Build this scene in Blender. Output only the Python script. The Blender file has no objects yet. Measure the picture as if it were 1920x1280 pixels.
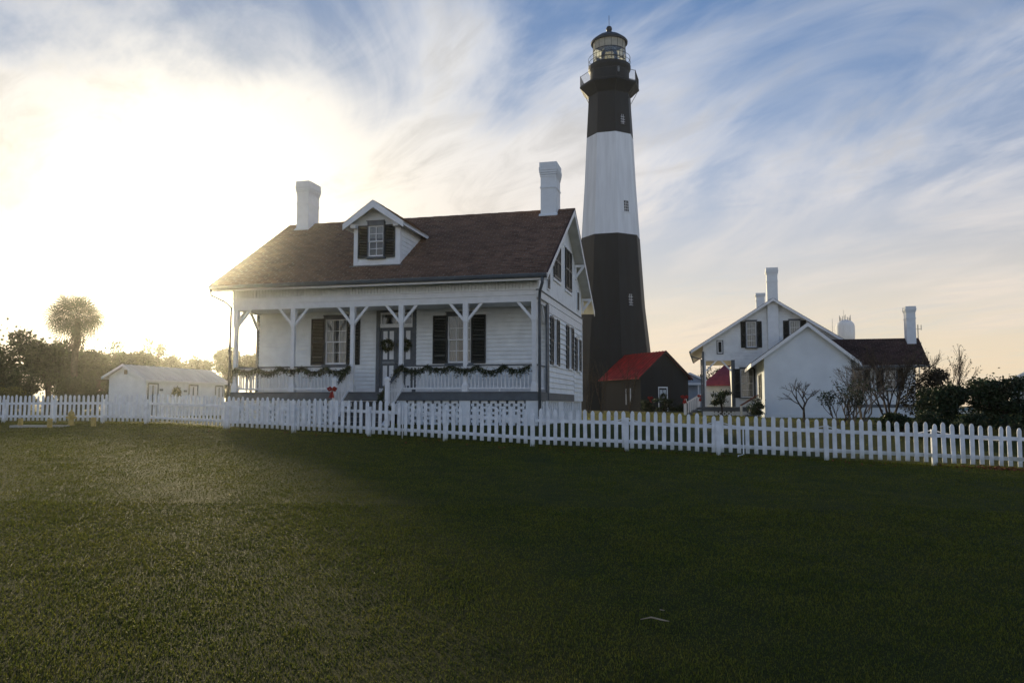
import bpy, bmesh, math, random
import numpy as np
from mathutils import Vector, Matrix
rnd = random.Random(7)
rng = np.random.default_rng(11)
scene = bpy.context.scene
col = scene.collection
R = math.radians
PI = math.pi

# ------------------------------------------------------------------ camera
PITCH, ROLL = 0.08046, 0.00191
cp, sp = math.cos(PITCH), math.sin(PITCH)
fwd = Vector((0, cp, sp)); up0 = Vector((0, -sp, cp)); rt0 = Vector((1, 0, 0))
right = rt0 * math.cos(ROLL) + up0 * math.sin(ROLL)
upv = -rt0 * math.sin(ROLL) + up0 * math.cos(ROLL)
cam_d = bpy.data.cameras.new('camera'); cam = bpy.data.objects.new('camera', cam_d); col.objects.link(cam)
M = Matrix((right, upv, -fwd)).transposed().to_4x4(); M.translation = (0, 0, 1.6)
cam.matrix_world = M
cam_d.sensor_width = 36; cam_d.lens = 1464.1 / 1920 * 36
cam_d.clip_start = 0.1; cam_d.clip_end = 4000
scene.camera = cam

# ------------------------------------------------------------------ light
SUN_AZ, SUN_EL = R(-22.3), R(9.7)          # seen from the camera, behind the cottage's left eave
sun_dir = Vector((math.sin(SUN_AZ) * math.cos(SUN_EL), math.cos(SUN_AZ) * math.cos(SUN_EL), math.sin(SUN_EL)))
sd = bpy.data.lights.new('sun', 'SUN'); sd.energy = 3.7; sd.angle = R(6.0); sd.color = (1.0, 0.83, 0.52)
so = bpy.data.objects.new('sun', sd); col.objects.link(so)
so.rotation_euler = sun_dir.to_track_quat('Z', 'Y').to_euler(); so.location = (-20, 20, 60)

world = bpy.data.worlds.new('World'); scene.world = world; world.use_nodes = True
def build_sky():
    nt = world.node_tree; nt.nodes.clear(); N = nt.nodes.new; L = nt.links.new
    out = N('ShaderNodeOutputWorld'); bg = N('ShaderNodeBackground'); L(bg.outputs[0], out.inputs[0])
    bg.inputs['Strength'].default_value = 0.1
    sky = N('ShaderNodeTexSky'); sky.sky_type = 'NISHITA'; sky.sun_disc = False
    sky.sun_elevation = SUN_EL; sky.sun_rotation = SUN_AZ
    sky.air_density = 1.0; sky.dust_density = 0.25; sky.ozone_density = 2.0
    tc = N('ShaderNodeTexCoord')
    def math_(op, a, b=None, c=None, clamp=False):
        n = N('ShaderNodeMath'); n.operation = op; n.use_clamp = clamp
        for i, q in enumerate((a, b, c)):
            if q is None: continue
            if isinstance(q, (int, float)): n.inputs[i].default_value = q
            else: L(q, n.inputs[i])
        return n.outputs[0]
    def mixc(f, a, b, mode='MIX'):
        n = N('ShaderNodeMix'); n.data_type = 'RGBA'; n.blend_type = mode; n.clamp_factor = True
        for i, q in ((0, f), (6, a), (7, b)):
            if isinstance(q, (int, float)): n.inputs[i].default_value = q
            elif isinstance(q, tuple): n.inputs[i].default_value = (*q, 1)
            else: L(q, n.inputs[i])
        return n.outputs[2]
    def smooth(x, a, b):
        n = N('ShaderNodeMapRange'); n.interpolation_type = 'SMOOTHSTEP'
        L(x, n.inputs[0]); n.inputs[1].default_value = a; n.inputs[2].default_value = b
        return n.outputs[0]
    sx = N('ShaderNodeSeparateXYZ'); L(tc.outputs['Generated'], sx.inputs[0])
    x, y, z = sx.outputs
    zc = math_('MAXIMUM', z, 0.0)
    dot = N('ShaderNodeVectorMath'); dot.operation = 'DOT_PRODUCT'
    L(tc.outputs['Generated'], dot.inputs[0]); dot.inputs[1].default_value = sun_dir
    ang = math_('MULTIPLY', math_('ARCCOSINE', math_('MINIMUM', dot.outputs['Value'], 0.99999)), 180 / PI)
    elev = math_('MULTIPLY', math_('ARCSINE', zc), 180 / PI)
    # cloud sheet: view direction projected on a high flat layer, wisps drawn out along the wind
    den = math_('ADD', zc, 0.13)
    u = math_('DIVIDE', x, den); w = math_('DIVIDE', y, den)
    cb = N('ShaderNodeCombineXYZ'); L(u, cb.inputs[0]); L(w, cb.inputs[1])
    def layer(scale, rot, sxy, detail, rough, dist, off):
        m0 = N('ShaderNodeMapping'); L(cb.outputs[0], m0.inputs[0]); m0.inputs['Rotation'].default_value = (0, 0, rot)
        mp = N('ShaderNodeMapping'); L(m0.outputs[0], mp.inputs[0]); mp.inputs['Scale'].default_value = (sxy[0], sxy[1], 1)
        mp.inputs['Location'].default_value = off
        n = N('ShaderNodeTexNoise'); n.inputs['Scale'].default_value = scale; n.inputs['Detail'].default_value = detail
        n.inputs['Roughness'].default_value = rough; n.inputs['Distortion'].default_value = dist
        L(mp.outputs[0], n.inputs['Vector']); return n.outputs['Fac']
    wisp = layer(1.15, R(-24), (1.3, 0.62), 10, 0.58, 1.2, (WX, WY, 0))
    broad = layer(0.62, R(-10), (1.0, 0.8), 4, 0.5, 0.5, (SKYX, SKYY, 0))
    fine = layer(4.0, R(-40), (1.3, 0.5), 8, 0.65, 1.6, (0.4, 2.2, 0))
    near = math_('EXPONENT', math_('DIVIDE', ang, -24.0))
    low = math_('EXPONENT', math_('DIVIDE', elev, -8.0))
    mid = math_('EXPONENT', math_('MULTIPLY', math_('POWER', math_('DIVIDE', math_('SUBTRACT', elev, 13.5), 6.0), 2.0), -1.0))
    cov = math_('ADD', math_('ADD', math_('MULTIPLY', wisp, 0.85), math_('MULTIPLY', broad, 0.9)), math_('MULTIPLY', fine, 0.15))
    cov = math_('ADD', cov, math_('MULTIPLY', near, 0.60))
    cov = math_('ADD', cov, math_('MULTIPLY', mid, 0.23))
    mask = math_('MULTIPLY', smooth(cov, 1.02, 1.35), 0.94)
    nis = N('ShaderNodeVectorMath'); nis.operation = 'MULTIPLY'; L(sky.outputs[0], nis.inputs[0]); nis.inputs[1].default_value = SKYTINT
    ns2 = N('ShaderNodeVectorMath'); ns2.operation = 'SCALE'; L(nis.outputs[0], ns2.inputs[0]); L(math_('SUBTRACT', 1.0, math_('MULTIPLY', near, 0.80)), ns2.inputs['Scale']); nis = ns2
    # lit cirrus: brighter the nearer it lies to the sun, thick parts greyer
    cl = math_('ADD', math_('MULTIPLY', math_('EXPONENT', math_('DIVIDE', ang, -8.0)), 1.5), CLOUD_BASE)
    thick = smooth(math_('ADD', math_('MULTIPLY', wisp, 0.6), math_('MULTIPLY', fine, 0.4)), 0.46, 0.66)
    cl = math_('ADD', cl, math_('MULTIPLY', smooth(ang, 65, 130), 5.0))      # unseen clouds behind the camera, brightened to lift the white walls
    cl = math_('MULTIPLY', cl, math_('SUBTRACT', 1.14, math_('MULTIPLY', thick, 0.38)))
    cl = math_('MULTIPLY', cl, math_('SUBTRACT', 1.0, math_('MULTIPLY', near, 0.20)))
    ccol = mixc(near, (0.95, 0.98, 1.05), (1.0, 0.97, 0.90))
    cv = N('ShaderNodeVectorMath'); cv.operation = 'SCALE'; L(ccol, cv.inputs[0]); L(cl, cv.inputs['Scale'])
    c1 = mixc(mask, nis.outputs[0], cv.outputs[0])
    # warm low air, then the glare round the veiled sun
    hz = math_('MULTIPLY', math_('EXPONENT', math_('MULTIPLY', math_('POWER', math_('DIVIDE', elev, 13.0), 1.6), -1.0)), 0.90)
    hz = math_('MULTIPLY', hz, math_('SUBTRACT', 1.0, math_('MULTIPLY', thick, 0.30)))
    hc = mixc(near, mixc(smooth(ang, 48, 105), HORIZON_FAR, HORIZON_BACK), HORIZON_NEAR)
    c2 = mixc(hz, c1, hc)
    g1 = math_('MULTIPLY', math_('EXPONENT', math_('DIVIDE', ang, -3.6)), 11.0)
    g2 = math_('MULTIPLY', math_('EXPONENT', math_('DIVIDE', ang, -9.0)), 0.4)
    gs = N('ShaderNodeVectorMath'); gs.operation = 'SCALE'; gs.inputs[0].default_value = (1.0, 0.92, 0.70); L(math_('ADD', g1, g2), gs.inputs['Scale'])
    c3 = mixc(1.0, c2, gs.outputs[0], 'ADD')
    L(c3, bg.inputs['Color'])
SKYX, SKYY = 0.3, 0.2
WX, WY = 1.2, 5.6
SKYTINT = (0.84, 1.06, 1.36)
CLOUD_BASE = 6.7
HORIZON_FAR = (8.1, 6.2, 4.3)
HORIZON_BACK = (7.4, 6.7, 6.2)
HORIZON_NEAR = (8.6, 6.9, 4.9)
build_sky()
scene.view_settings.view_transform = 'Standard'; scene.view_settings.look = 'None'
scene.view_settings.exposure = 0.33; scene.view_settings.gamma = 1.0; scene.view_settings.use_curve_mapping = False
scene.render.engine = 'CYCLES'
scene.cycles.use_denoising = True; scene.cycles.use_adaptive_sampling = False
scene.cycles.max_bounces = 6; scene.cycles.diffuse_bounces = 3; scene.cycles.glossy_bounces = 2
scene.cycles.transparent_max_bounces = 12; scene.cycles.transmission_bounces = 4; scene.cycles.volume_bounces = 0
scene.cycles.sample_clamp_indirect = 6.0

# ------------------------------------------------------------------ helpers
TH = 0.24513
EX = Vector((math.cos(TH), -math.sin(TH), 0)); EV = Vector((math.sin(TH), math.cos(TH), 0))
OW = Vector((0.719, 25.031, 2.0))           # front right corner of the cottage's porch floor
def hw(x, v, z=0): return OW + EX * x + EV * v + Vector((0, 0, z))
OFF = {}

class MB:
    def __init__(s): s.v = []; s.f = []
    def hexa(s, p):
        b = len(s.v); s.v += [tuple(q) for q in p]
        s.f += [(b, b+3, b+2, b+1), (b+4, b+5, b+6, b+7), (b, b+1, b+5, b+4), (b+1, b+2, b+6, b+5), (b+2, b+3, b+7, b+6), (b+3, b, b+4, b+7)]
        return s
    def box(s, x0, x1, y0, y1, z0, z1):
        return s.hexa([(x0, y0, z0), (x1, y0, z0), (x1, y1, z0), (x0, y1, z0), (x0, y0, z1), (x1, y0, z1), (x1, y1, z1), (x0, y1, z1)])
    def boxm(s, P, u0, u1, o0, o1, z0, z1):
        return s.hexa([P(u0, o0, z0), P(u1, o0, z0), P(u1, o1, z0), P(u0, o1, z0), P(u0, o0, z1), P(u1, o0, z1), P(u1, o1, z1), P(u0, o1, z1)])
    def beam(s, p, q, w, h, up=(0, 0, 1)):
        p = Vector(p); q = Vector(q); d = (q - p).normalized(); u = Vector(up)
        if abs(d.dot(u)) > 0.99: u = Vector((0, 1, 0))
        a = d.cross(u).normalized() * (w / 2); c = a.cross(d).normalized() * (h / 2)
        return s.hexa([p-a-c, p+a-c, p+a+c, p-a+c, q-a-c, q+a-c, q+a+c, q-a+c])
    def prism(s, poly, vec):
        b = len(s.v); n = len(poly); vec = Vector(vec)
        s.v += [tuple(Vector(p)) for p in poly] + [tuple(Vector(p) + vec) for p in poly]
        s.f.append(tuple(range(b, b+n))); s.f.append(tuple(range(b+2*n-1, b+n-1, -1)))
        for i in range(n):
            j = (i+1) % n; s.f.append((b+i, b+n+i, b+n+j, b+j))
        return s
    def quad(s, *p):
        b = len(s.v); s.v += [tuple(q) for q in p]; s.f.append(tuple(range(b, b+len(p)))); return s
    def tube(s, pts, r, n=6, cap=True):
        pts = [Vector(p) for p in pts]; b = len(s.v); k = len(pts)
        rs = r if isinstance(r, (list, tuple)) else [r]*k
        prev = None
        for i, p in enumerate(pts):
            d = (pts[min(i+1, k-1)] - pts[max(i-1, 0)]).normalized()
            if prev is None:
                a = d.cross(Vector((0, 0, 1)))
                if a.length < 0.05: a = d.cross(Vector((1, 0, 0)))
            else: a = prev - d * prev.dot(d)
            a.normalize(); prev = a; c = d.cross(a)
            for j in range(n):
                t = 2*PI*j/n; s.v.append(tuple(p + (a*math.cos(t) + c*math.sin(t))*rs[i]))
        for i in range(k-1):
            for j in range(n):
                s.f.append((b+i*n+j, b+i*n+(j+1) % n, b+(i+1)*n+(j+1) % n, b+(i+1)*n+j))
        if cap: s.f.append(tuple(b+j for j in range(n-1, -1, -1))); s.f.append(tuple(b+(k-1)*n+j for j in range(n)))
        return s
    def lathe(s, prof, c=(0, 0), n=24, a0=0.0, cap=True):
        b = len(s.v)
        for r, z in prof:
            for j in range(n):
                t = a0 + 2*PI*j/n; s.v.append((c[0]+r*math.cos(t), c[1]+r*math.sin(t), z))
        for i in range(len(prof)-1):
            for j in range(n): s.f.append((b+i*n+j, b+i*n+(j+1) % n, b+(i+1)*n+(j+1) % n, b+(i+1)*n+j))
        if cap: s.f.append(tuple(b+j for j in range(n-1, -1, -1))); s.f.append(tuple(b+(len(prof)-1)*n+j for j in range(n)))
        return s
    def mesh(s, name, mat, off=(0, 0, 0), smooth=False, fix=True):
        me = bpy.data.meshes.new(name); o = Vector(off)
        me.from_pydata([tuple(Vector(p)-o) for p in s.v], [], s.f)
        if fix:
            bm = bmesh.new(); bm.from_mesh(me); bmesh.ops.recalc_face_normals(bm, faces=bm.faces[:]); bm.to_mesh(me); bm.free()
        if mat: me.materials.append(mat)
        if smooth: me.polygons.foreach_set('use_smooth', [True]*len(me.polygons))
        return me
    def part(s, name, mat, parent, smooth=False, fix=True):
        r = parent
        while r.parent: r = r.parent
        ob = bpy.data.objects.new(name, s.mesh(name, mat, OFF[r], smooth, fix)); col.objects.link(ob); ob.parent = parent
        return ob
    def solo(s, name, mat, label, cat, loc, rot=0.0, group=None, smooth=False, fix=True, kind=None):
        ob = bpy.data.objects.new(name, s.mesh(name, mat, loc, smooth, fix)); col.objects.link(ob)
        ob.location = hw(*loc) if rot else loc; ob.rotation_euler = (0, 0, rot)
        tag(ob, label, cat, group, kind); OFF[ob] = Vector(loc); return ob

def tag(o, label=None, cat=None, group=None, kind=None):
    if label: o['label'] = label
    if cat: o['category'] = cat
    if group: o['group'] = group
    if kind: o['kind'] = kind
def thing(name, label, cat, loc, house=True, group=None, rot=0.0):
    o = bpy.data.objects.new(name, None); col.objects.link(o); o.empty_display_size = 0.3
    if house: o.location = hw(*loc); o.rotation_euler = (0, 0, -TH)
    else: o.location = loc; o.rotation_euler = (0, 0, rot)
    OFF[o] = Vector(loc); tag(o, label, cat, group); return o
def inst(name, me, parent, loc=(0, 0, 0), rot=(0, 0, 0), scale=(1, 1, 1)):
    o = bpy.data.objects.new(name, me); col.objects.link(o); o.parent = parent
    o.location = loc; o.rotation_euler = rot; o.scale = scale; return o
def fast(name, V, F, mat, smooth=False):
    me = bpy.data.meshes.new(name); V = np.asarray(V, dtype=np.float32); F = np.asarray(F, dtype=np.int32); k = F.shape[1]
    me.vertices.add(len(V)); me.vertices.foreach_set('co', V.ravel())
    me.loops.add(F.size); me.loops.foreach_set('vertex_index', F.ravel())
    me.polygons.add(len(F)); me.polygons.foreach_set('loop_start', np.arange(0, F.size, k, dtype=np.int32))
    me.update(calc_edges=True); me.materials.append(mat); return me

# ------------------------------------------------------------------ materials
def pmat(name, c, rough=0.6, var=0.12, scale=5.0, bump=0.0, bscale=None, spec=0.35, island=0.0, c2=None, metal=0.0, trans=0.0, stretch=(1, 1, 1)):
    m = bpy.data.materials.new(name); m.use_nodes = True; nt = m.node_tree; N = nt.nodes.new; L = nt.links.new
    b = nt.nodes['Principled BSDF']; b.inputs['Roughness'].default_value = rough; b.inputs['Metallic'].default_value = metal
    b.inputs['Specular IOR Level'].default_value = spec
    geo = N('ShaderNodeNewGeometry'); mp = N('ShaderNodeMapping'); mp.inputs['Scale'].default_value = stretch
    L(geo.outputs['Position'], mp.inputs[0])
    n1 = N('ShaderNodeTexNoise'); n1.inputs['Scale'].default_value = scale; n1.inputs['Detail'].default_value = 6; L(mp.outputs[0], n1.inputs['Vector'])
    d = c2 or tuple(max(0, q*(1-2*var)) for q in c); e = c if c2 else tuple(min(1, q*(1+var)) for q in c)
    mr = N('ShaderNodeMapRange'); L(n1.outputs['Fac'], mr.inputs[0]); mr.inputs[1].default_value = 0.3; mr.inputs[2].default_value = 0.7
    mx = N('ShaderNodeMix'); mx.data_type = 'RGBA'; L(mr.outputs[0], mx.inputs[0]); mx.inputs[6].default_value = (*d, 1); mx.inputs[7].default_value = (*e, 1)
    cc = mx.outputs[2]
    if island:
        hs = N('ShaderNodeHueSaturation'); L(cc, hs.inputs['Color'])
        mr2 = N('ShaderNodeMapRange'); L(geo.outputs['Random Per Island'], mr2.inputs[0]); mr2.inputs[3].default_value = 1-island; mr2.inputs[4].default_value = 1+island
        L(mr2.outputs[0], hs.inputs['Value']); cc = hs.outputs[0]
    L(cc, b.inputs['Base Color'])
    if bump:
        n2 = N('ShaderNodeTexNoise'); n2.inputs['Scale'].default_value = bscale or scale*6; n2.inputs['Detail'].default_value = 5; L(mp.outputs[0], n2.inputs['Vector'])
        bp = N('ShaderNodeBump'); bp.inputs['Strength'].default_value = bump; bp.inputs['Distance'].default_value = 0.02; L(n2.outputs['Fac'], bp.inputs['Height']); L(bp.outputs[0], b.inputs['Normal'])
    if trans:
        tr = N('ShaderNodeBsdfTranslucent'); L(cc, tr.inputs[0]); ms = N('ShaderNodeMixShader'); ms.inputs[0].default_value = trans
        out = nt.nodes['Material Output']; L(b.outputs[0], ms.inputs[1]); L(tr.outputs[0], ms.inputs[2]); L(ms.outputs[0], out.inputs[0])
    return m
def glassmat(name, tint=(0.9, 0.93, 0.95), refl=0.22):
    m = bpy.data.materials.new(name); m.use_nodes = True; nt = m.node_tree; nt.nodes.clear(); N = nt.nodes.new; L = nt.links.new
    out = N('ShaderNodeOutputMaterial'); mx = N('ShaderNodeMixShader'); t = N('ShaderNodeBsdfTransparent'); g = N('ShaderNodeBsdfGlossy')
    t.inputs[0].default_value = (*tint, 1); g.inputs['Roughness'].default_value = 0.03
    n = N('ShaderNodeTexNoise'); n.inputs['Scale'].default_value = 3.0; bp = N('ShaderNodeBump'); bp.inputs['Strength'].default_value = 0.08; bp.inputs['Distance'].default_value = 0.02
    geo = N('ShaderNodeNewGeometry'); L(geo.outputs['Position'], n.inputs['Vector']); L(n.outputs['Fac'], bp.inputs['Height']); L(bp.outputs[0], g.inputs['Normal'])
    fr = N('ShaderNodeFresnel'); fr.inputs['IOR'].default_value = 1.5; ad = N('ShaderNodeMath'); ad.operation = 'ADD'; ad.inputs[1].default_value = refl; ad.use_clamp = True
    L(fr.outputs[0], ad.inputs[0]); L(ad.outputs[0], mx.inputs[0]); L(t.outputs[0], mx.inputs[1]); L(g.outputs[0], mx.inputs[2]); L(mx.outputs[0], out.inputs[0])
    return m
white = pmat('white_paint', (0.86, 0.88, 0.88), 0.55, 0.05, 3.0, 0.12, 30, island=0.035)
white_trim = pmat('white_trim_paint', (0.85, 0.85, 0.85), 0.5, 0.04, 4.0, 0.08, 40)
white_brick = pmat('whitewashed_brick', (0.82, 0.85, 0.87), 0.7, 0.03, 4.0, 0.25, 26, island=0.03)
fence_white = pmat('fence_paint', (0.86, 0.88, 0.91), 0.6, 0.09, 5.0, 0.35, 30)
def grime(m):
    nt = m.node_tree; N = nt.nodes.new; L = nt.links.new; b = nt.nodes['Principled BSDF']; src = b.inputs['Base Color'].links[0].from_socket
    tc = N('ShaderNodeTexCoord'); sx = N('ShaderNodeSeparateXYZ'); L(tc.outputs['Object'], sx.inputs[0])
    mr = N('ShaderNodeMapRange'); L(sx.outputs[2], mr.inputs[0]); mr.inputs[1].default_value = .22; mr.inputs[2].default_value = .0
    n = N('ShaderNodeTexNoise'); n.inputs['Scale'].default_value = 9; geo = N('ShaderNodeNewGeometry'); L(geo.outputs['Position'], n.inputs['Vector'])
    mu = N('ShaderNodeMath'); mu.operation = 'MULTIPLY'; L(mr.outputs[0], mu.inputs[0]); L(n.outputs['Fac'], mu.inputs[1])
    mx = N('ShaderNodeMix'); mx.data_type = 'RGBA'; L(mu.outputs[0], mx.inputs[0]); L(src, mx.inputs[6]); mx.inputs[7].default_value = (.22, .23, .13, 1); L(mx.outputs[2], b.inputs['Base Color'])
grime(fence_white)
stucco = pmat('smooth_white_stucco', (0.80, 0.84, 0.87), 0.85, 0.04, 1.2, 0.25, 40)
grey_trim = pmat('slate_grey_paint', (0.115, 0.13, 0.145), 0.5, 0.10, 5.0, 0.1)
gutter_m = pmat('grey_gutter_metal', (0.10, 0.115, 0.13), 0.4, 0.12, 4.0, 0.05)
shutter_m = pmat('dark_green_shutter_paint', (0.018, 0.022, 0.020), 0.45, 0.15, 8.0, 0.1)
shingle_m = pmat('brown_red_shingle', (0.215, 0.130, 0.086), 0.9, 0.16, 2.5, 0.5, 60, spec=0.12, island=0.22)
dark_shingle = pmat('dark_brown_shingle', (0.075, 0.042, 0.036), 0.9, 0.25, 2.5, 0.5, 60, spec=0.15, island=0.28)
soffit_m = pmat('cream_soffit_paint', (0.66, 0.65, 0.60), 0.65, 0.06, 3.0)
porch_ceiling_m = pmat('cream_boards', (0.70, 0.64, 0.52), 0.6, 0.06, 3.0)
black_paint = pmat('black_tower_paint', (0.0055, 0.0088, 0.0120), 0.6, 0.28, 1.8, 0.3, 6, spec=0.3, stretch=(1, 1, 0.10))
tower_white = pmat('white_tower_paint', (0.80, 0.83, 0.86), 0.7, 0.055, 2.2, 0.3, 9, stretch=(1, 1, 0.10))
red_roof = pmat('red_metal_roof_paint', (0.40, 0.018, 0.014), 0.5, 0.26, 1.6, 0.15)
pink_roof = pmat('faded_red_metal_roof', (0.42, 0.085, 0.12), 0.5, 0.15, 2.0)
pale_roof = pmat('pale_metal_roof', (0.58, 0.56, 0.53), 0.5, 0.08, 1.0, 0.05)
blue_roof = pmat('blue_grey_roof', (0.36, 0.42, 0.50), 0.6, 0.08, 1.0)
iron = pmat('black_iron', (0.014, 0.015, 0.016), 0.45, 0.1, 5.0)
glass = glassmat('window_glass', (0.9, 0.93, 0.95), 0.07)
lantern_glass = glassmat('lantern_glass', (0.92, 0.96, 0.95), 0.10)
curtain_m = pmat('white_curtain', (0.40, 0.40, 0.385), 0.9, 0.06, 6.0, trans=0.3)
lantern_shade = pmat('lantern_blind', (0.72, 0.72, 0.66), 0.8, 0.06, 3.0, trans=0.6)
tower_glass = glassmat('tower_window_glass', (0.5, 0.53, 0.55), 0.0)
dark_in = pmat('interior_shade', (0.02, 0.02, 0.02), 0.9)  # near-black colour standing in for shade inside rooms and openings
lens_m = glassmat('lens_glass', (0.95, 0.90, 0.66), 0.30)
lead_grey = pmat('lead_flashing', (0.25, 0.27, 0.28), 0.6)
red_cloth = pmat('red_ribbon', (0.38, 0.02, 0.015), 0.7, 0.15, 9.0, trans=0.2)
yellow_m = pmat('yellow_paint', (0.50, 0.36, 0.10), 0.5, 0.15, 9.0, 0.1)
concrete = pmat('pale_concrete', (0.46, 0.44, 0.40), 0.9, 0.12, 6.0, 0.4)
wood_m = pmat('bleached_wood', (0.42, 0.34, 0.24), 0.85, 0.2, 14.0, 0.6)
brown_rail = pmat('brown_red_rail', (0.16, 0.055, 0.035), 0.6, 0.15, 6.0)
bark = pmat('bark', (0.085, 0.068, 0.052), 0.95, 0.3, 7.0, 0.9, 30, spec=0.1)
pale_bark = pmat('pale_bark', (0.20, 0.165, 0.13), 0.9, 0.25, 7.0, 0.7, 30, spec=0.15)
leaf_dark = pmat('dark_leaves', (0.028, 0.048, 0.018), 0.6, 0.3, 1.2, spec=0.3, island=0.45, trans=0.22)
leaf_mid = pmat('green_leaves', (0.055, 0.075, 0.028), 0.6, 0.3, 0.8, spec=0.3, island=0.45, trans=0.35)
leaf_yellow = pmat('yellow_green_leaves', (0.12, 0.12, 0.03), 0.6, 0.25, 1.2, spec=0.3, island=0.4, trans=0.4)
palm_leaf = pmat('palm_leaves', (0.040, 0.052, 0.022), 0.6, 0.2, 2.0, spec=0.15, island=0.3, trans=0.08)
needle_m = pmat('evergreen_sprigs', (0.060, 0.075, 0.026), 0.6, 0.25, 9.0, island=0.45, trans=0.2)
dry_leaf = pmat('dry_leaves', (0.22, 0.075, 0.03), 0.8, 0.25, 5.0, island=0.4)
blade_m = None

# ------------------------------------------------------------------ ground
FX = [-40, -24, -18.4, -14.2, -11.3, -8.8, -5, -2.5, .7, 2.8, 4.7, 9.9, 11.7, 16, 24, 40]
FY = [36, 31, 28.4, 27.2, 26.0, 24.2, 22.3, 21.4, 20.6, 19.9, 19.3, 18.3, 18.0, 17.0, 15.5, 14]
FH = [.92, .92, .90, .92, .91, .83, .73, .65, .48, .44, .38, .20, .12, .05, 0, 0]
def fence_y(x): return np.interp(x, FX, FY)
def fence_h(x): return np.interp(x, FX, FH)
def gz(x, y):
    x = np.asarray(x, float); y = np.asarray(y, float)
    yf = fence_y(x); hf = fence_h(x)
    t = np.clip((y-3)/(yf-3), 0, 1)**1.25
    w = np.interp(x, [-14, -11, 1, 5, 12], [8, 3.5, 3.5, 9, 14])
    s = np.clip((y-yf)/w, 0, 1); s = s*s*(3-2*s)
    s2 = np.clip((y-45)/40, 0, 1)
    und = 0.007*np.sin(x*0.9+1.3)*np.sin(y*0.7+0.4) + 0.005*np.sin(x*2.1+y*1.3)
    return np.where(y < yf, hf*t, hf+(0.93-hf)*s + 0.07*s2) + und*np.clip(1-np.abs(y)/70, 0, 1)*np.clip(y/6, 0, 1)
def G(x, y): return float(gz(x, y))

def ground_material(name, blades=False):
    m = bpy.data.materials.new(name); m.use_nodes = True; nt = m.node_tree; N = nt.nodes.new; L = nt.links.new
    b = nt.nodes['Principled BSDF']; b.inputs['Roughness'].default_value = 0.9 if not blades else 0.7
    b.inputs['Specular IOR Level'].default_value = 0.1 if not blades else 0.2
    geo = N('ShaderNodeNewGeometry')
    def noise(sc, det=5, r=0.6):
        n = N('ShaderNodeTexNoise'); n.inputs['Scale'].default_value = sc; n.inputs['Detail'].default_value = det; n.inputs['Roughness'].default_value = r
        L(geo.outputs['Position'], n.inputs['Vector']); return n.outputs['Fac']
    def mr(x, a, c, d=0.0, e=1.0):
        q = N('ShaderNodeMapRange'); L(x, q.inputs[0]); q.inputs[1].default_value = a; q.inputs[2].default_value = c; q.inputs[3].default_value = d; q.inputs[4].default_value = e; return q.outputs[0]
    def mix(f, a, c):
        q = N('ShaderNodeMix'); q.data_type = 'RGBA'
        for i, z in ((0, f), (6, a), (7, c)):
            if isinstance(z, tuple): q.inputs[i].default_value = (*z, 1)
            elif isinstance(z, float): q.inputs[i].default_value = z
            else: L(z, q.inputs[i])
        return q.outputs[2]
    green = mix(mr(noise(1.7), .35, .65), (0.106, 0.124, 0.017), (0.164, 0.166, 0.025))
    dry = mix(mr(noise(9.0), .35, .65), (0.112, 0.104, 0.024), (0.145, 0.128, 0.034))
    patch = mr(noise(0.33, 6, 0.65), .50, .80, 0.0, 0.5)
    c = mix(patch, green, dry)
    c = mix(mr(noise(3.1, 4), .55, .75, 0.0, 0.5), c, (0.030, 0.044, 0.013))
    if blades:
        hs = N('ShaderNodeHueSaturation'); L(c, hs.inputs['Color']); L(mr(geo.outputs['Random Per Island'], 0, 1, 0.6, 1.5), hs.inputs['Value'])
        L(mr(noise(140.0, 0), .3, .7, 0.47, 0.53), hs.inputs['Hue']); c = hs.outputs[0]
        tr = N('ShaderNodeBsdfTranslucent'); L(c, tr.inputs[0]); ms = N('ShaderNodeMixShader'); ms.inputs[0].default_value = 0.4
        L(b.outputs[0], ms.inputs[1]); L(tr.outputs[0], ms.inputs[2]); L(ms.outputs[0], nt.nodes['Material Output'].inputs[0])
    else:
        c = mix(mr(noise(45.0, 4, 0.8), .3, .7, 0.45, 0.95), c, (0.026, 0.030, 0.010))  # soil colour darkened for the shade in the thatch between blades
        bp = N('ShaderNodeBump'); bp.inputs['Strength'].default_value = 0.9; bp.inputs['Distance'].default_value = 0.05; L(noise(38.0, 6, 0.75), bp.inputs['Height']); L(bp.outputs[0], b.inputs['Normal'])
    L(c, b.inputs['Base Color']); return m
ground_m = ground_material('lawn_soil'); blade_m = ground_material('grass_blades', True)

def build_ground():
    xs = np.unique(np.concatenate([[-500, -400, -250, -160, -110, -80], np.arange(-60, 60.1, 1.0), [80, 110, 160, 250, 400, 500]]))
    ys = np.unique(np.concatenate([[-60, -30, -15, -6], np.arange(-2, 60, 0.8), np.arange(60, 110, 5), [130, 180, 260, 380, 500]]))
    X, Y = np.meshgrid(xs, ys); Z = gz(X, Y); nx = len(xs)
    V = np.stack([X.ravel(), Y.ravel(), Z.ravel()], 1)
    i = np.arange(len(ys)-1)[:, None]*nx + np.arange(nx-1)[None, :]; i = i.ravel()
    me = fast('lawn_ground', V, np.stack([i, i+1, i+nx+1, i+nx], 1), ground_m)
    me.polygons.foreach_set('use_smooth', [True]*len(me.polygons))
    o = bpy.data.objects.new('lawn_ground', me); col.objects.link(o); tag(o, 'mown lawn of green and dry grass sloping up to the houses', None, None, 'structure')
build_ground()

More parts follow.
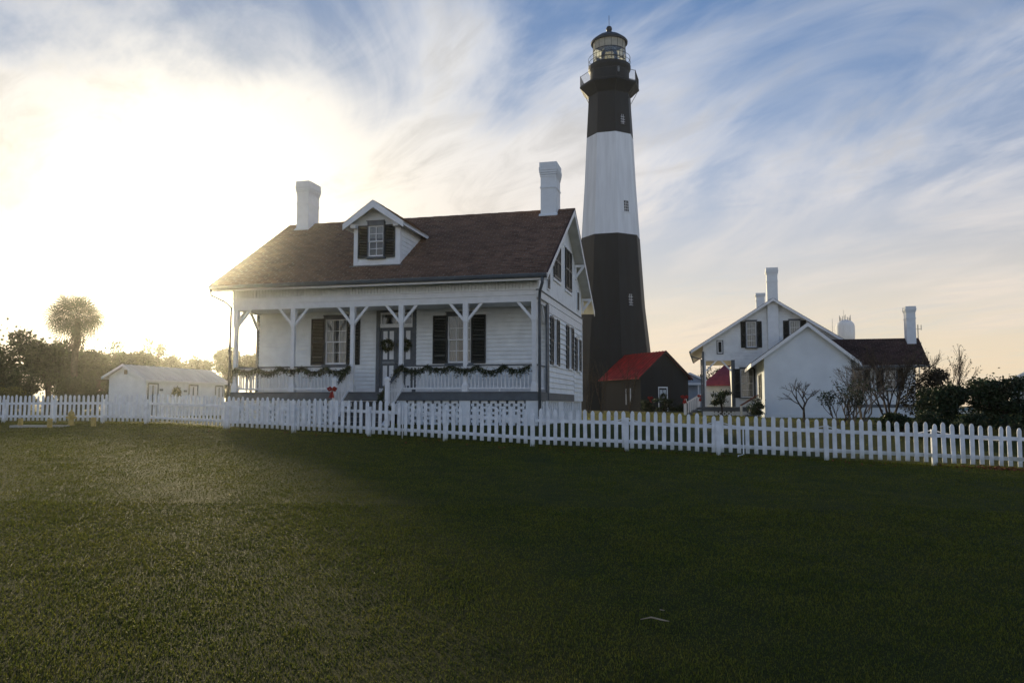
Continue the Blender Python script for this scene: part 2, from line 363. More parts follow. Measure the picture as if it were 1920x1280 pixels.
def blades(n, ylo, yhi, hgt, wid, pw, keep=None):
    t = rng.random(n); y = (ylo**pw + t*(yhi**pw-ylo**pw))**(1/pw)
    x = (rng.random(n)*2-1)*(y*0.76+1.2)
    if keep is not None:
        k = keep(x, y); x = x[k]; y = y[k]
    n = len(x); z = gz(x, y); a = rng.random(n)*2*PI; h = (hgt+0.0006*y)*(0.45+rng.random(n)*0.95)
    clump = 0.6+0.55*np.sin(x*3.1+np.sin(y*2.3)*2)*np.sin(y*2.7+np.sin(x*1.9)*2)
    h = h*np.clip(clump, 0.8, 1.4)
    lean = 0.2+rng.random(n)*1.1; la = rng.random(n)*2*PI; w = wid*np.clip(y, 4, 40)*(0.6+rng.random(n)*0.8)
    dx = np.cos(a)*w/2; dy = np.sin(a)*w/2
    p0 = np.stack([x-dx, y-dy, z-0.005], 1); p1 = np.stack([x+dx, y+dy, z-0.005], 1)
    ox = np.cos(la)*lean*h; oy = np.sin(la)*lean*h
    p2 = np.stack([x+ox*0.4+dx*0.7, y+oy*0.4+dy*0.7, z+h*0.6], 1); p3 = np.stack([x+ox*0.4-dx*0.7, y+oy*0.4-dy*0.7, z+h*0.6], 1)
    p4 = np.stack([x+ox, y+oy, z+h*(1-0.45*lean)], 1)
    k = y < 11; m = ~k; n = int(k.sum())
    V = np.stack([p0[k], p1[k], p2[k], p3[k], p4[k]], 1).reshape(-1, 3); b = np.arange(n)*5
    F = np.concatenate([np.stack([b, b+1, b+2], 1), np.stack([b, b+2, b+3], 1), np.stack([b+3, b+2, b+4], 1)])
    V2 = np.stack([p0[m], p1[m], p4[m]], 1).reshape(-1, 3); F2 = np.arange(len(V2)).reshape(-1, 3)+len(V)
    return np.concatenate([V, V2]), np.concatenate([F, F2])
def build_grass():
    sets = [blades(800000, 3.6, 31, 0.020, 0.0011, 0.6, lambda x, y: y < fence_y(x)+0.3),
            blades(60000, 16, 60, 0.040, 0.0012, 1.5, lambda x, y: y > fence_y(x)-0.4)]
    Vs = []; Fs = []; o = 0
    for V, F in sets: Vs.append(V); Fs.append(F+o); o += len(V)
    # rough tufts left by the mower along the fence foot
    xs = rng.uniform(-21, 14, 9000); ys = fence_y(xs)+rng.normal(0, 0.10, 9000); n = len(xs); z = gz(xs, ys); h = rng.uniform(.03, .11, n); a = rng.random(n)*6.28
    dx = np.cos(a)*.009; dy = np.sin(a)*.009; lx = rng.normal(0, .03, n); ly = rng.normal(0, .03, n)
    V = np.stack([np.stack([xs-dx, ys-dy, z], 1), np.stack([xs+dx, ys+dy, z], 1), np.stack([xs+lx, ys+ly, z+h], 1)], 1).reshape(-1, 3)
    Vs.append(V); Fs.append(np.arange(len(V)).reshape(-1, 3)+o)
    me = fast('grass', np.concatenate(Vs), np.concatenate(Fs), blade_m)
    ob = bpy.data.objects.new('grass', me); col.objects.link(ob); tag(ob, 'short grass blades of the front lawn', 'grass', None, 'stuff')

# ------------------------------------------------------------------ building kit (cottage frame: x along facade, v away, z up from porch floor)
def Pfront(v): return lambda u, o, z: (u, v-o, z)
def Pright(x): return lambda u, o, z: (x+o, u, z)
def Pleft(x): return lambda u, o, z: (x-o, u, z)
def clip_out(u0, u1, holes):
    segs = [(u0, u1)]
    for a, b in holes:
        ns = []
        for s, e in segs:
            if b <= s or a >= e: ns.append((s, e)); continue
            if a > s: ns.append((s, a))
            if b < e: ns.append((b, e))
        segs = ns
    return [(s, e) for s, e in segs if e-s > 0.02]
def siding(parent, P, u0, u1, z0, z1, expo, openings=(), mat=None, span=None, name='siding_board', th=0.042):
    z = z0
    while z < z1-0.02:
        zt = min(z+expo, z1)
        a, b = (u0, u1) if span is None else span((z+zt)/2)
        holes = [(o[0], o[1]) for o in openings if o[2] < (z+zt)/2 < o[3]]
        if b-a > 0.05:
            for s, e in clip_out(a, b, holes):
                j = rnd.uniform(-.002, .002)
                MB().hexa([P(s, 0.0, z-0.006), P(e, 0.0, z-0.006), P(e, th+j, z-0.006), P(s, th+j, z-0.006),
                           P(s, 0.0, zt), P(e, 0.0, zt), P(e, 0.004+j, zt), P(s, 0.004+j, zt)]).part(name, mat or white, parent, fix=False)
        z += expo
def wall(parent, P, u0, u1, z0, z1, openings=(), mat=None, th=0.14, name='wall'):
    us = sorted({u0, u1, *[o[0] for o in openings], *[o[1] for o in openings]}); zs = sorted({z0, z1, *[o[2] for o in openings], *[o[3] for o in openings]})
    mb = MB()
    for i in range(len(us)-1):
        for j in range(len(zs)-1):
            uc = (us[i]+us[i+1])/2; zc = (zs[j]+zs[j+1])/2
            if any(o[0] < uc < o[1] and o[2] < zc < o[3] for o in openings): continue
            mb.boxm(P, us[i], us[i+1], -th, -0.001, zs[j], zs[j+1])
    return mb.part(name, mat or white, parent)
def shutter(parent, P, u0, u1, z0, z1, mat=None, louvers=True):
    mb = MB(); f = 0.055
    mb.boxm(P, u0, u0+f, .028, .068, z0, z1).boxm(P, u1-f, u1, .028, .068, z0, z1)
    zm = (z0+z1)/2
    for a, b in ((z0, z0+.09), (zm-.04, zm+.04), (z1-.07, z1)): mb.boxm(P, u0+f, u1-f, .030, .066, a, b)
    if louvers:
        for lo, hi in ((z0+.09, zm-.04), (zm+.04, z1-.07)):
            k = max(3, int((hi-lo)/.05))
            for i in range(k):
                z = lo+(hi-lo)*i/k; h = (hi-lo)/k
                mb.hexa([P(u0+f, .034, z+h*.7), P(u1-f, .034, z+h*.7), P(u1-f, .058, z), P(u0+f, .058, z), P(u0+f, .036, z+h*.95), P(u1-f, .036, z+h*.95), P(u1-f, .062, z+h*.25), P(u0+f, .062, z+h*.25)])
    else: mb.boxm(P, u0+f, u1-f, .030, .050, z0+.09, z1-.07)
    return mb.part('shutter', mat or shutter_m, parent)
def window(parent, P, uc, w, z0, z1, cols=2, rows=2, sh=0.5, casing=None, head=0.12, side=0.05, curtain=True, louvers=True, blind=False, shl=True, shr=True, solid=False):
    P0 = P
    if solid: P = lambda u, o, z: P0(u, o+.105, z)
    cd = -.085 if solid else -.17; ld = -.098 if solid else -.34
    casing = casing or grey_trim
    a, b = uc-w/2, uc+w/2
    mb = MB(); mb.boxm(P, a-side, b+side, -.10, .045, z1, z1+head).boxm(P, a-side-.03, b+side+.03, 0, .075, z1+head, z1+head+.025)
    mb.boxm(P, a-side, a, -.10, .040, z0, z1).boxm(P, b, b+side, -.10, .040, z0, z1).boxm(P, a-side-.04, b+side+.04, -.10, .085, z0-.06, z0)
    win = mb.part('window', casing, parent)
    zm = (z0+z1)/2; st = .045
    for k, (lo, hi, o) in enumerate(((z0, zm+.02, -.045), (zm-.02, z1, -.012))):
        s = MB(); s.boxm(P, a, a+st, o-.03, o, lo, hi).boxm(P, b-st, b, o-.03, o, lo, hi).boxm(P, a+st, b-st, o-.03, o, lo, lo+(.07 if k == 0 else .04)).boxm(P, a+st, b-st, o-.03, o, hi-.045, hi)
        l2 = lo+(.07 if k == 0 else .04); h2 = hi-.045
        for i in range(1, cols):
            u = a+st+(b-a-2*st)*i/cols; s.boxm(P, u-.011, u+.011, o-.026, o-.004, l2, h2)
        for j in range(1, rows):
            z = l2+(h2-l2)*j/rows
            for i in range(cols):
                ua = a+st+(b-a-2*st)*i/cols; ub = a+st+(b-a-2*st)*(i+1)/cols
                s.boxm(P, ua+.011, ub-.011, o-.025, o-.005, z-.011, z+.011)
        s.part('sash', white_trim, win)
        for i in range(cols):
            for j in range(rows):
                ua = a+st+(b-a-2*st)*i/cols+.011; ub = a+st+(b-a-2*st)*(i+1)/cols-.011
                za = l2+(h2-l2)*j/rows; zb = l2+(h2-l2)*(j+1)/rows
                MB().quad(P(ua, o-.015, za+.011), P(ub, o-.015, za+.011), P(ub, o-.015, zb-.011), P(ua, o-.015, zb-.011)).part('pane', glass, win, fix=False)
    if curtain:
        c = MB(); n = 40; zlo = z0 if blind != 'half' else zm+.12
        for i in range(n):
            t0, t1 = i/n, (i+1)/n
            if not blind and 0.40 < (t0+t1)/2 < 0.60: continue
            f = lambda t: cd+(.006 if solid else .018)*math.sin(t*46)+(.003 if solid else .010)*math.sin(t*19+1)
            c.quad(P(a+w*t0, f(t0), zlo), P(a+w*t1, f(t1), zlo), P(a+w*t1, f(t1), z1), P(a+w*t0, f(t0), z1))
        c.part('curtain', curtain_m, win, fix=False)
    m = MB(); m.boxm(P, a-.02, b+.02, ld, ld+.006, z0-.02, z1+.02); m.part('room_shade_sheet', dark_in, win)  # dark sheet stands in for the unlit room behind the glass
    if sh:
        if shl: shutter(parent, P0, a-side-sh+.01, a-.012, z0-.02, z1+.03, louvers=louvers)
        if shr: shutter(parent, P0, b+.012, b+side+sh-.01, z0-.02, z1+.03, louvers=louvers)
    return win
def shingles(parent, p00, p10, p01, p11, expo=0.15, tab=0.32, mat=None, name='shingles', th=0.014):
    # p00,p10 along the eave, p01,p11 along the ridge
    p00, p10, p01, p11 = map(Vector, (p00, p10, p01, p11)); nrm = (p10-p00).cross(p01-p00).normalized()
    if nrm.z < 0: nrm = -nrm
    rows = max(2, int((p01-p00).length/expo)); V = []; F = []
    for r in range(rows):
        a0, b0 = p00.lerp(p01, r/rows), p10.lerp(p11, r/rows); a1, b1 = p00.lerp(p01, min(1, (r+1.25)/rows)), p10.lerp(p11, min(1, (r+1.25)/rows))
        n = max(1, int((b0-a0).length/tab)); sh = 0.5 if r % 2 else 0.0; cuts = [0]+[min(1, max(0, (i+sh+rnd.uniform(-.12, .12))/n)) for i in range(1, n)]+[1]
        for i in range(len(cuts)-1):
            u0, u1 = cuts[i]+.0004, cuts[i+1]-.0004
            if u1-u0 < .002: continue
            h = th*rnd.uniform(.8, 1.3); k = len(V); lo = rnd.uniform(-.006, .006)
            d = (a0-a1).normalized()*lo
            V += [a0.lerp(b0, u0)+d, a0.lerp(b0, u1)+d, a0.lerp(b0, u0)+nrm*h+d, a0.lerp(b0, u1)+nrm*h+d, a1.lerp(b1, u0)+nrm*.002, a1.lerp(b1, u1)+nrm*.002]
            F += [(k, k+1, k+3, k+2), (k+2, k+3, k+5, k+4)]
    mb = MB(); mb.v = [tuple(v) for v in V]; mb.f = F
    o = mb.part(name, mat or shingle_m, parent, fix=False); o['kind'] = 'stuff'; return o
def chimney(parent, x0, x1, v0, v1, zb, zband, zcap, zt, mat=None, flash=None):
    mb = MB(); mb.box(x0, x1, v0, v1, zb, zcap)
    mb.box(x0-.022, x1+.022, v0-.022, v1+.022, zband-.03, zband+.03)
    h = (zt-zcap)
    for i, (e, a, b) in enumerate(((.018, 0, .12), (.034, .15, .27), (.050, .30, .42), (.058, .45, .66), (.042, .69, 1.0))):
        mb.box(x0-e, x1+e, v0-e, v1+e, zcap+h*a, zcap+h*b); mb.box(x0-e+.03, x1+e-.03, v0-e+.03, v1+e-.03, zcap+h*b-.01, zcap+h*min(1, b+.03)+.01 if b < 1 else zcap+h*b-.005)
    c = mb.part('chimney', mat or white_brick, parent)
    MB().box(x0+.1, x1-.1, v0+.1, v1-.1, zt-.02, zt+.02).part('flue', dark_in, c)
    if flash:
        MB().prism([(x0-.06, v0-.07, flash[0]), (x1+.06, v0-.07, flash[0]), (x1+.06, v0+.05, flash[1]), (x0-.06, v0+.05, flash[1])], (0, 0, .035)).part('flashing', white_trim, c)
    return c
def leaves(name, pts, sizes, mat, parent=None, droop=0.3, aspect=0.45):
    n = len(pts); d = rng.normal(size=(n, 3)); d[:, 2] -= droop; d /= np.linalg.norm(d, axis=1)[:, None]
    e = np.cross(d, rng.normal(size=(n, 3))); e /= np.linalg.norm(e, axis=1)[:, None]; s = np.asarray(sizes)[:, None]
    p = np.asarray(pts); nn = np.cross(d, e)
    V = np.stack([p, p+d*s*.5+e*s*aspect*.5+nn*s*.06, p+d*s, p+d*s*.5-e*s*aspect*.5+nn*s*.06], 1).reshape(-1, 3); b = np.arange(n)*4
    return V, np.stack([b, b+1, b+2, b+3], 1)
def leaf_part(name, V, F, mat, parent, off):
    me = fast(name, V-np.asarray(off, dtype=float), F, mat); o = bpy.data.objects.new(name, me); col.objects.link(o); o.parent = parent; return o

# ------------------------------------------------------------------ the cottage with the porch
ROOF_F = (-0.62, 3.73); RIDGE = (4.70, 7.07); ROOF_B = (10.03, 3.73)
XL, XR = -11.53, 0.53
def roof_z(v): return 3.73+(v+.62)*(7.07-3.73)/5.32 if v < 4.7 else 3.73+(10.03-v)*(7.07-3.73)/5.33
def build_cottage():
    c = thing('porch_cottage', 'white clapboard cottage with long front porch, dark red shingled roof, dormer and two chimneys', 'house', (-5.4, 4.4, -1.12))
    F = Pfront(1.56); S = Pright(0.13); Lf = Pleft(-10.95)
    # ---- front wall
    fo = [(-8.20, -7.32, 1.03, 2.70), (-6.02, -4.77, 0.0, 2.90), (-3.47, -2.59, 1.03, 2.70)]
    wall(c, F, -10.95, 0.10, -0.3, 3.0, fo)
    siding(c, F, -10.90, 0.10, 0.17, 2.96, 0.142, [(-8.28, -7.24, .97, 2.84), (-6.16, -4.63, 0, 3.0), (-3.55, -2.51, .97, 2.84)])
    MB().box(-10.90, 0.10, 1.52, 1.58, 0.0, 0.165).part('skirting_board', white_trim, c)
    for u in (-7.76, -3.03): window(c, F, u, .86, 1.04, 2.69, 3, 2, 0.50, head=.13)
    # ---- doors
    mb = MB()
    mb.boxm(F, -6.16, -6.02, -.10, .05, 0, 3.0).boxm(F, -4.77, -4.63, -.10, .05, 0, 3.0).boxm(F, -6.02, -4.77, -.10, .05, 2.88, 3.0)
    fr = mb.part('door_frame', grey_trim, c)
    MB().boxm(F, -6.02, -4.77, -.08, .03, 2.34, 2.47).boxm(F, -6.02, -4.77, -.06, .0, 2.82, 2.88).boxm(F, -6.02, -5.96, -.06, 0, 2.47, 2.82).boxm(F, -4.83, -4.77, -.06, 0, 2.47, 2.82).boxm(F, -5.42, -5.37, -.06, 0, 2.47, 2.82).part('transom_bar', white_trim, fr)
    for a, b in ((-5.96, -5.42), (-5.37, -4.83)): MB().quad(F(a, -.03, 2.47), F(b, -.03, 2.47), F(b, -.03, 2.82), F(a, -.03, 2.82)).part('transom_pane', glass, fr, fix=False)
    MB().boxm(F, -6.0, -4.8, -.4, -.39, 2.4, 2.9).part('hall_shade_sheet', dark_in, fr)  # dark sheet in place of the unlit hall
    for a, b in ((-6.02, -5.40), (-5.39, -4.77)):
        d = MB(); o0, o1 = -.06, -.015
        d.boxm(F, a, a+.10, o0, o1, 0.02, 2.34).boxm(F, b-.10, b, o0, o1, 0.02, 2.34)
        for z0, z1 in ((.02, .26), (.98, 1.20), (2.22, 2.34)): d.boxm(F, a+.10, b-.10, o0, o1-.001, z0, z1)
        m = (a+b)/2
        for z0, z1 in ((.26, .98), (1.20, 2.22)): d.boxm(F, m-.035, m+.035, o0, o1-.001, z0, z1)
        door = d.part('door', grey_trim, c)
        for z0, z1 in ((.26, .98), (1.20, 2.22)):
            for u0, u1 in ((a+.10, m-.035), (m+.035, b-.10)): MB().boxm(F, u0, u1, -.055, -.035, z0, z1).part('door_panel', white_trim, door)
        MB().tube([F(a+.05 if a > -5.5 else b-.05, -.01, 1.06), F(a+.05 if a > -5.5 else b-.05, .05, 1.06)], .028, 8).part('door_knob', lead_grey, door)
    MB().boxm(F, -5.93, -5.49, -.012, .006, 1.05, 1.13).part('door_plate', lead_grey, c)
    # ---- right wall under the gable
    so = [(2.30, 2.98, .96, 2.66), (5.42, 6.10, .96, 2.66), (7.45, 8.05, .96, 2.33)]
    wall(c, S, 1.57, 8.82, -0.3, 3.0, so)
    MB().boxm(S, 1.30, 1.62, -.03, .035, 0.0, 2.98).part('corner_board', grey_trim, c)
    siding(c, S, 1.62, 6.71, 0.0, 2.72, 0.185, [(2.16, 3.12, .90, 2.84), (5.28, 6.24, .90, 2.84)], th=.045)
    siding(c, S, 6.77, 8.80, -.25, 2.72, 0.185, [(7.31, 8.19, .90, 2.50)], th=.045)
    MB().boxm(S, 6.71, 6.77, -.02, .045, -.25, 2.74).boxm(S, 8.80, 8.86, -.10, .045, -.25, 3.28).part('corner_board', white_trim, c)
    window(c, S, 2.64, .62, 1.0, 2.62, 2, 2, 0.50, casing=white_trim, head=.10)
    window(c, S, 5.76, .62, 1.0, 2.62, 2, 2, 0.50, casing=white_trim, head=.10)
    window(c, S, 7.75, .56, 1.0, 2.30, 2, 2, 0.44, casing=white_trim, head=.10)
    # belt boards that run from the porch beam along the side
    MB().boxm(S, -.10, 8.86, -.05, .05, 3.04, 3.27).part('belt_board', white_trim, c)
    MB().boxm(S, -.14, 8.90, -.05, .085, 3.27, 3.30).part('belt_cap', grey_trim, c)
    MB().boxm(S, 1.60, 8.80, -.02, .032, 2.74, 3.03).part('belt_board', white_trim, c)
    # ---- gable walls: upright boards
    for P, sgn in ((S, 1), (Lf, -1)):
        poly = [P(0.0, -.02, 3.30), P(8.82, -.02, 3.30), P(8.82, -.02, roof_z(8.82)-.10), P(4.7, -.02, 6.97), P(0.0, -.02, roof_z(0.0)-.10)]
        MB().prism(poly, Vector(P(0, -.14, 0))-Vector(P(0, -.02, 0))).part('gable_wall', white, c)
    v = 0.0
    while v < 8.8:
        e = min(v+.235, 8.82)
        MB().hexa([S(v+.004, -.02, 3.30), S(e-.004, -.02, 3.30), S(e-.004, .012, 3.30), S(v+.004, .012, 3.30),
                   S(v+.004, -.02, roof_z(v)-.09), S(e-.004, -.02, roof_z(e)-.09), S(e-.004, .012, roof_z(e)-.09), S(v+.004, .012, roof_z(v)-.09)]).part('gable_board', white, c, fix=False)
        v += .235
    for vc, w, z0, z1 in ((3.10, .62, 4.12, 5.42), (5.48, .66, 4.06, 5.62), (7.75, .28, 3.55, 4.28), (1.50, .28, 3.55, 4.28)):
        if w < .4:
            win = MB().boxm(S, vc-w/2-.06, vc+w/2+.06, .012, .045, z0-.06, z1+.06).part('window', white_trim, c)
            shutter(c, S, vc-w/2-.02, vc+w/2+.02, z0, z1)
        else:
            MB().boxm(S, vc-w-.10, vc+w+.10, .012, .06, z0-.13, z0-.04).boxm(S, vc-w-.08, vc+w+.08, .012, .055, z1, z1+.08).boxm(S, vc-w-.06, vc+w+.06, .004, .016, z0-.09, z1+.04).part('window', white_trim, c)
            shutter(c, S, vc-w-.02, vc-.005, z0, z1); shutter(c, S, vc+.005, vc+w+.02, z0, z1)
    wall(c, Lf, 1.57, 8.82, -.3, 3.3)
    MB().boxm(Lf, 1.50, 1.68, -.06, .04, 0, 3.0).part('corner_board', grey_trim, c)
    MB().box(-10.9, .08, 1.58, 8.68, -.28, -.02).part('room_floor', dark_in, c)
    # back wall
    MB().box(-10.9, .1, 8.7, 8.84, -1.1, 4.36).part('rear_wall', white, c)
    # ---- porch
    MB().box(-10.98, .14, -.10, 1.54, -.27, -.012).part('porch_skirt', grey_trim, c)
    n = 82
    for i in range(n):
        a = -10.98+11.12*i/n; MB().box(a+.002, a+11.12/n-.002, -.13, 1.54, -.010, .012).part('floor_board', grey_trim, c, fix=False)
    MB().box(.02, .16, 1.56, 6.71, -.27, -.006).part('side_skirt', grey_trim, c)
    MB().box(-10.96, .10, .08, 1.54, 2.96, 3.0).part('porch_ceiling', white, c)
    MB().box(-10.97, .09, -.075, .075, 2.91, 3.12).part('porch_beam', white_trim, c)
    MB().box(-10.99, .11, -.10, .10, 3.12, 3.16).part('beam_cap', white_trim, c)
    MB().box(-10.97, .09, -.085, .085, 3.16, 3.29).box(-11.0, .12, -.115, .115, 3.29, 3.325).part('belt_board', white_trim, c)
    MB().box(-10.97, -10.82, .08, 1.5, 2.91, 3.29).part('porch_beam', white_trim, c)
    MB().box(-.03, .10, .08, 1.5, 2.91, 3.03).part('porch_beam', white_trim, c)
    x = -10.97
    MB().box(-10.97, .09, -.035, .06, 3.325, 3.80).part('frieze_backing', white, c)
    k = 96; sw = 11.06/k
    for i in range(k):
        MB().box(x+sw*i+.007, x+sw*(i+1)-.007, -.066, -.035, 3.327, 3.80).part('frieze_board', white, c, fix=False)
    MB().box(-10.99, -10.86, -.08, -.04, 3.33, 3.80).box(-.02, .11, -.08, -.04, 3.33, 3.80).part('corner_board', white_trim, c)
    posts = [-10.84, -8.59, -6.35, -4.57, -2.31, 0.0]
    pm = MB()
    pm.box(-.062, .062, -.062, .062, .34, 2.30).box(-.085, .085, -.085, .085, 2.30, 2.91)
    pm.hexa([(-.085, -.085, .24), (.085, -.085, .24), (.085, .085, .24), (-.085, .085, .24), (-.062, -.062, .34), (.062, -.062, .34), (.062, .062, .34), (-.062, .062, .34)])
    pm.box(-.100, .100, -.100, .100, .012, .24)
    pm.box(-.066, .066, -.066, .066, .80, 1.02)
    pme = pm.mesh('porch_post', white_trim)
    off = OFF[c]
    for xp in posts:
        inst('porch_post', pme, c, Vector((xp, 0, 0))-off)
    def brace(x, v, dx, dv):
        MB().beam((x+.06*dx, v+.06*dv, 2.36), (x+.56*dx, v+.56*dv, 2.94), .085, .085).part('brace', white_trim, c)
    for i, xp in enumerate(posts):
        if i > 0: brace(xp, 0, -1, 0)
        if i < 5: brace(xp, 0, 1, 0)
    brace(-10.89, 0, 0, 1); brace(-10.89, 1.5, 0, -1); brace(0.03, 1.5, 0, -1); brace(.03, 0, 0, 1)
    # railings
    bm_ = MB().box(-.016, .016, -.016, .016, .15, .84).mesh('baluster', white_trim)
    def rail(p, q):
        p = Vector((*p, 0)); q = Vector((*q, 0)); d = (q-p); L = d.length; d.normalize(); nrm = Vector((-d.y, d.x, 0))
        Z = Vector((0, 0, 1))
        MB().beam(p+Z*.875, q+Z*.875, .10, .05).part('handrail', grey_trim, c)
        MB().beam(p+Z*.832, q+Z*.832, .055, .036).part('top_rail', white_trim, c)
        MB().beam(p+Z*.125, q+Z*.125, .055, .05).part('bottom_rail', white_trim, c)
        k = max(2, round(L/.128))
        for i in range(1, k): inst('baluster', bm_, c, p+d*(L*i/k)-off)
        MB().box(-.02, .02, -.02, .02, .012, .10).part('rail_block', white_trim, c).location = (p+q)/2
    for a, b in zip(posts[:-1], posts[1:]):
        if a == -6.35: continue
        rail((a+.07, 0), (b-.07, 0))
    rail((-10.88, .08), (-10.88, 1.5)); rail((.04, .08), (.04, 1.3))
    # steps
    ns = 5
    for i in range(ns):
        z = -.31-.165*i; v1 = -.10-.27*i
        MB().box(-6.30, -4.62, v1-.27, v1, z-.035, z).part('step', grey_trim, c)
        MB().box(-6.28, -4.64, v1-.02, v1, z-.165, z-.035).part('riser', grey_trim, c)
    for xs in (-6.36, -4.62):
        MB().prism([(xs, -.14, -.50), (xs, -.14, -.28), (xs, -1.50, -1.06), (xs, -1.25, -1.16)], (.06, 0, 0)).part('stringer', white_trim, c)
    for xs, vn in ((-6.42, -1.10), (-4.50, -1.28)):
        nw = MB().box(xs-.065, xs+.065, vn-.065, vn+.065, -1.15, .30).box(xs-.045, xs+.045, vn-.045, vn+.045, .30, .345).box(xs-.075, xs+.075, vn-.075, vn+.075, .345, .42)
        nw.hexa([(xs-.075, vn-.075, .42), (xs+.075, vn-.075, .42), (xs+.075, vn+.075, .42), (xs-.075, vn+.075, .42), (xs-.04, vn-.04, .47), (xs+.04, vn-.04, .47), (xs+.04, vn+.04, .47), (xs-.04, vn+.04, .47)])
        nw.part('newel_post', white_trim, c)
        MB().beam((xs, -.06, .84), (xs, vn+.05, .18), .06, .05).part('stair_handrail', grey_trim, c)
        MB().beam((xs, -.06, .10), (xs, vn+.05, -.62), .045, .06).part('bottom_rail', white_trim, c)
        for i in range(1, 9):
            v = -.06+(vn+.05+.06)*i/9; z = .10-(.72)*i/9
            MB().box(xs-.016, xs+.016, v-.016, v+.016, z, z+.74).part('baluster', white_trim, c)
    # ---- foundation: piers, pierced brick screens, small arcade behind the steps
    pier = [(-10.98, -10.62), (-8.76, -8.42), (-6.62, -6.30), (-4.62, -4.36), (-2.50, -2.13), (-.27, .13)]
    for a, b in pier: MB().box(a, b, -.06, .30, -1.22, -.275).part('pier', white_brick, c)
    br = MB().box(-.112, .112, -.05, .05, -.042, .042).mesh('brick', white_brick)
    hb = MB().box(-.05, .05, -.05, .05, -.042, .042).mesh('brick', white_brick)
    for a, b in ((-10.60, -8.78), (-8.40, -6.64), (-4.34, -2.52), (-2.11, -.29)):
        k = round((b-a)/.292); dx = (b-a)/k
        for r in range(9):
            z = -.325-.0885*r
            if r % 2 == 0:
                for i in range(k): inst('brick', br, c, Vector((a+dx*(i+.5), .03, z))-off)
            else:
                for i in range(k+1):
                    e = i in (0, k); o = inst('brick', hb if e else br, c, Vector((a+.052 if i == 0 else b-.052 if i == k else a+dx*i, .03, z))-off)
        MB().box(a-.02, b+.02, -.06, .12, -1.22, -1.09).part('footing', white_brick, c)
    ar = MB(); ar.box(-6.30, -4.62, .02, .10, -.36, -.275)
    for xa in (-6.30, -5.49, -4.70):
        ar.box(xa, xa+.08, .02, .10, -1.1, -.36)
    for xa, d in ((-6.22, 1), (-5.49, -1), (-5.41, 1), (-4.70, -1)):
        ar.prism([(xa, .02, -.36), (xa+.13*d, .02, -.36), (xa, .02, -.49)], (0, .08, 0))
    ar.part('arcade_panel', white_trim, c)
    MB().box(-6.3, -4.62, .55, .60, -1.2, -.28).part('arcade_shade_sheet', dark_in, c)  # dark sheet painted as the shade behind the arches
    MB().box(-10.9, .05, 1.45, 1.55, -1.2, -.28).part('foundation_wall', white_brick, c)
    for a, b in ((1.3, 1.62), (3.6, 4.5), (6.5, 6.75), (8.55, 8.84)): MB().box(-.18, .12, a, b, -1.22, -.275).part('pier', white_brick, c)
    for a, b in ((.32, 1.28), (1.64, 3.58), (4.52, 6.48), (6.77, 8.53)):
        k = round((b-a)/.40); dy = (b-a)/k
        for r in range(9):
            z = -.325-.0885*r
            for i in range(k):
                o = inst('screen_brick', br, c, Vector((.03, a+dy*(i+(.35 if r % 2 else .62)), z))-off, (0, 0, PI/2))
        MB().box(-.12, .09, a, b, -1.22, -1.09).part('footing', white_brick, c)
        MB().box(-.40, -.36, a, b, -1.2, -.28).part('screen_backing', white_brick, c)
    # ---- roof
    rf = MB()
    for (v0, z0), (v1, z1) in ((ROOF_F, RIDGE), (RIDGE, ROOF_B)):
        rf.hexa([(XL, v0, z0-.11), (XR, v0, z0-.11), (XR, v1, z1-.11), (XL, v1, z1-.11), (XL, v0, z0), (XR, v0, z0), (XR, v1, z1), (XL, v1, z1)])
    roof = rf.part('roof', soffit_m, c)
    shingles(roof, (XL-.02, -.66, 3.713), (XR+.02, -.66, 3.713), (XL-.02, 4.70, 7.078), (XR+.02, 4.70, 7.078), 0.142, .30)
    MB().hexa([(XL, 4.72, 7.085), (XR, 4.72, 7.085), (XR, 10.05, 3.74), (XL, 10.05, 3.74), (XL, 4.72, 7.10), (XR, 4.72, 7.10), (XR, 10.05, 3.755), (XL, 10.05, 3.755)]).part('rear_shingles', shingle_m, roof)
    for i in range(36):
        a = XL+(XR-XL)*i/36; b = XL+(XR-XL)*(i+1)/36+.03; h = .02+.006*(i % 2)
        MB().prism([(a, 4.55, 6.992+h), (a, 4.70, 7.086+h), (a, 4.85, 6.992+h), (a, 4.85, 6.97+h), (a, 4.70, 7.064+h), (a, 4.55, 6.97+h)], (b-a, 0, 0)).part('ridge_cap', shingle_m, roof)
    for X in (XL-.03, XR):
        for (v0, z0), (v1, z1) in ((ROOF_F, RIDGE), (ROOF_B, RIDGE)):
            MB().prism([(X, v0, z0-.21), (X, v1, z1-.21), (X, v1, z1+.008), (X, v0, z0+.008)], (.03, 0, 0)).part('rake_board', white_trim, roof)
            MB().prism([(X-.012, v0, z0+.009), (X-.012, v1, z1+.009), (X-.012, v1, z1+.036), (X-.012, v0, z0+.036)], (.054, 0, 0)).part('roof_edge', dark_shingle, roof)
    MB().box(XL, XR, -.60, -.57, 3.52, 3.71).part('fascia_board', white_trim, roof)
    MB().box(XL+.05, XR-.05, -.57, -.02, 3.60, 3.62).part('eave_soffit', soffit_m, roof)
    g = MB(); prof = [(-.60, 3.72), (-.735, 3.72), (-.735, 3.68), (-.72, 3.62), (-.69, 3.59), (-.60, 3.585)]
    g.prism([(XL-.02, a, b) for a, b in prof], (XR-XL+.04, 0, 0)); gut = g.part('gutter', gutter_m, c)
    MB().tube([(.40, -.66, 3.60), (.40, -.64, 3.42), (.25, -.30, 3.22), (.20, -.14, 3.02), (.20, -.13, 2.2), (.20, -.13, -1.12)], .048, 8).part('downspout', gutter_m, c, smooth=True)
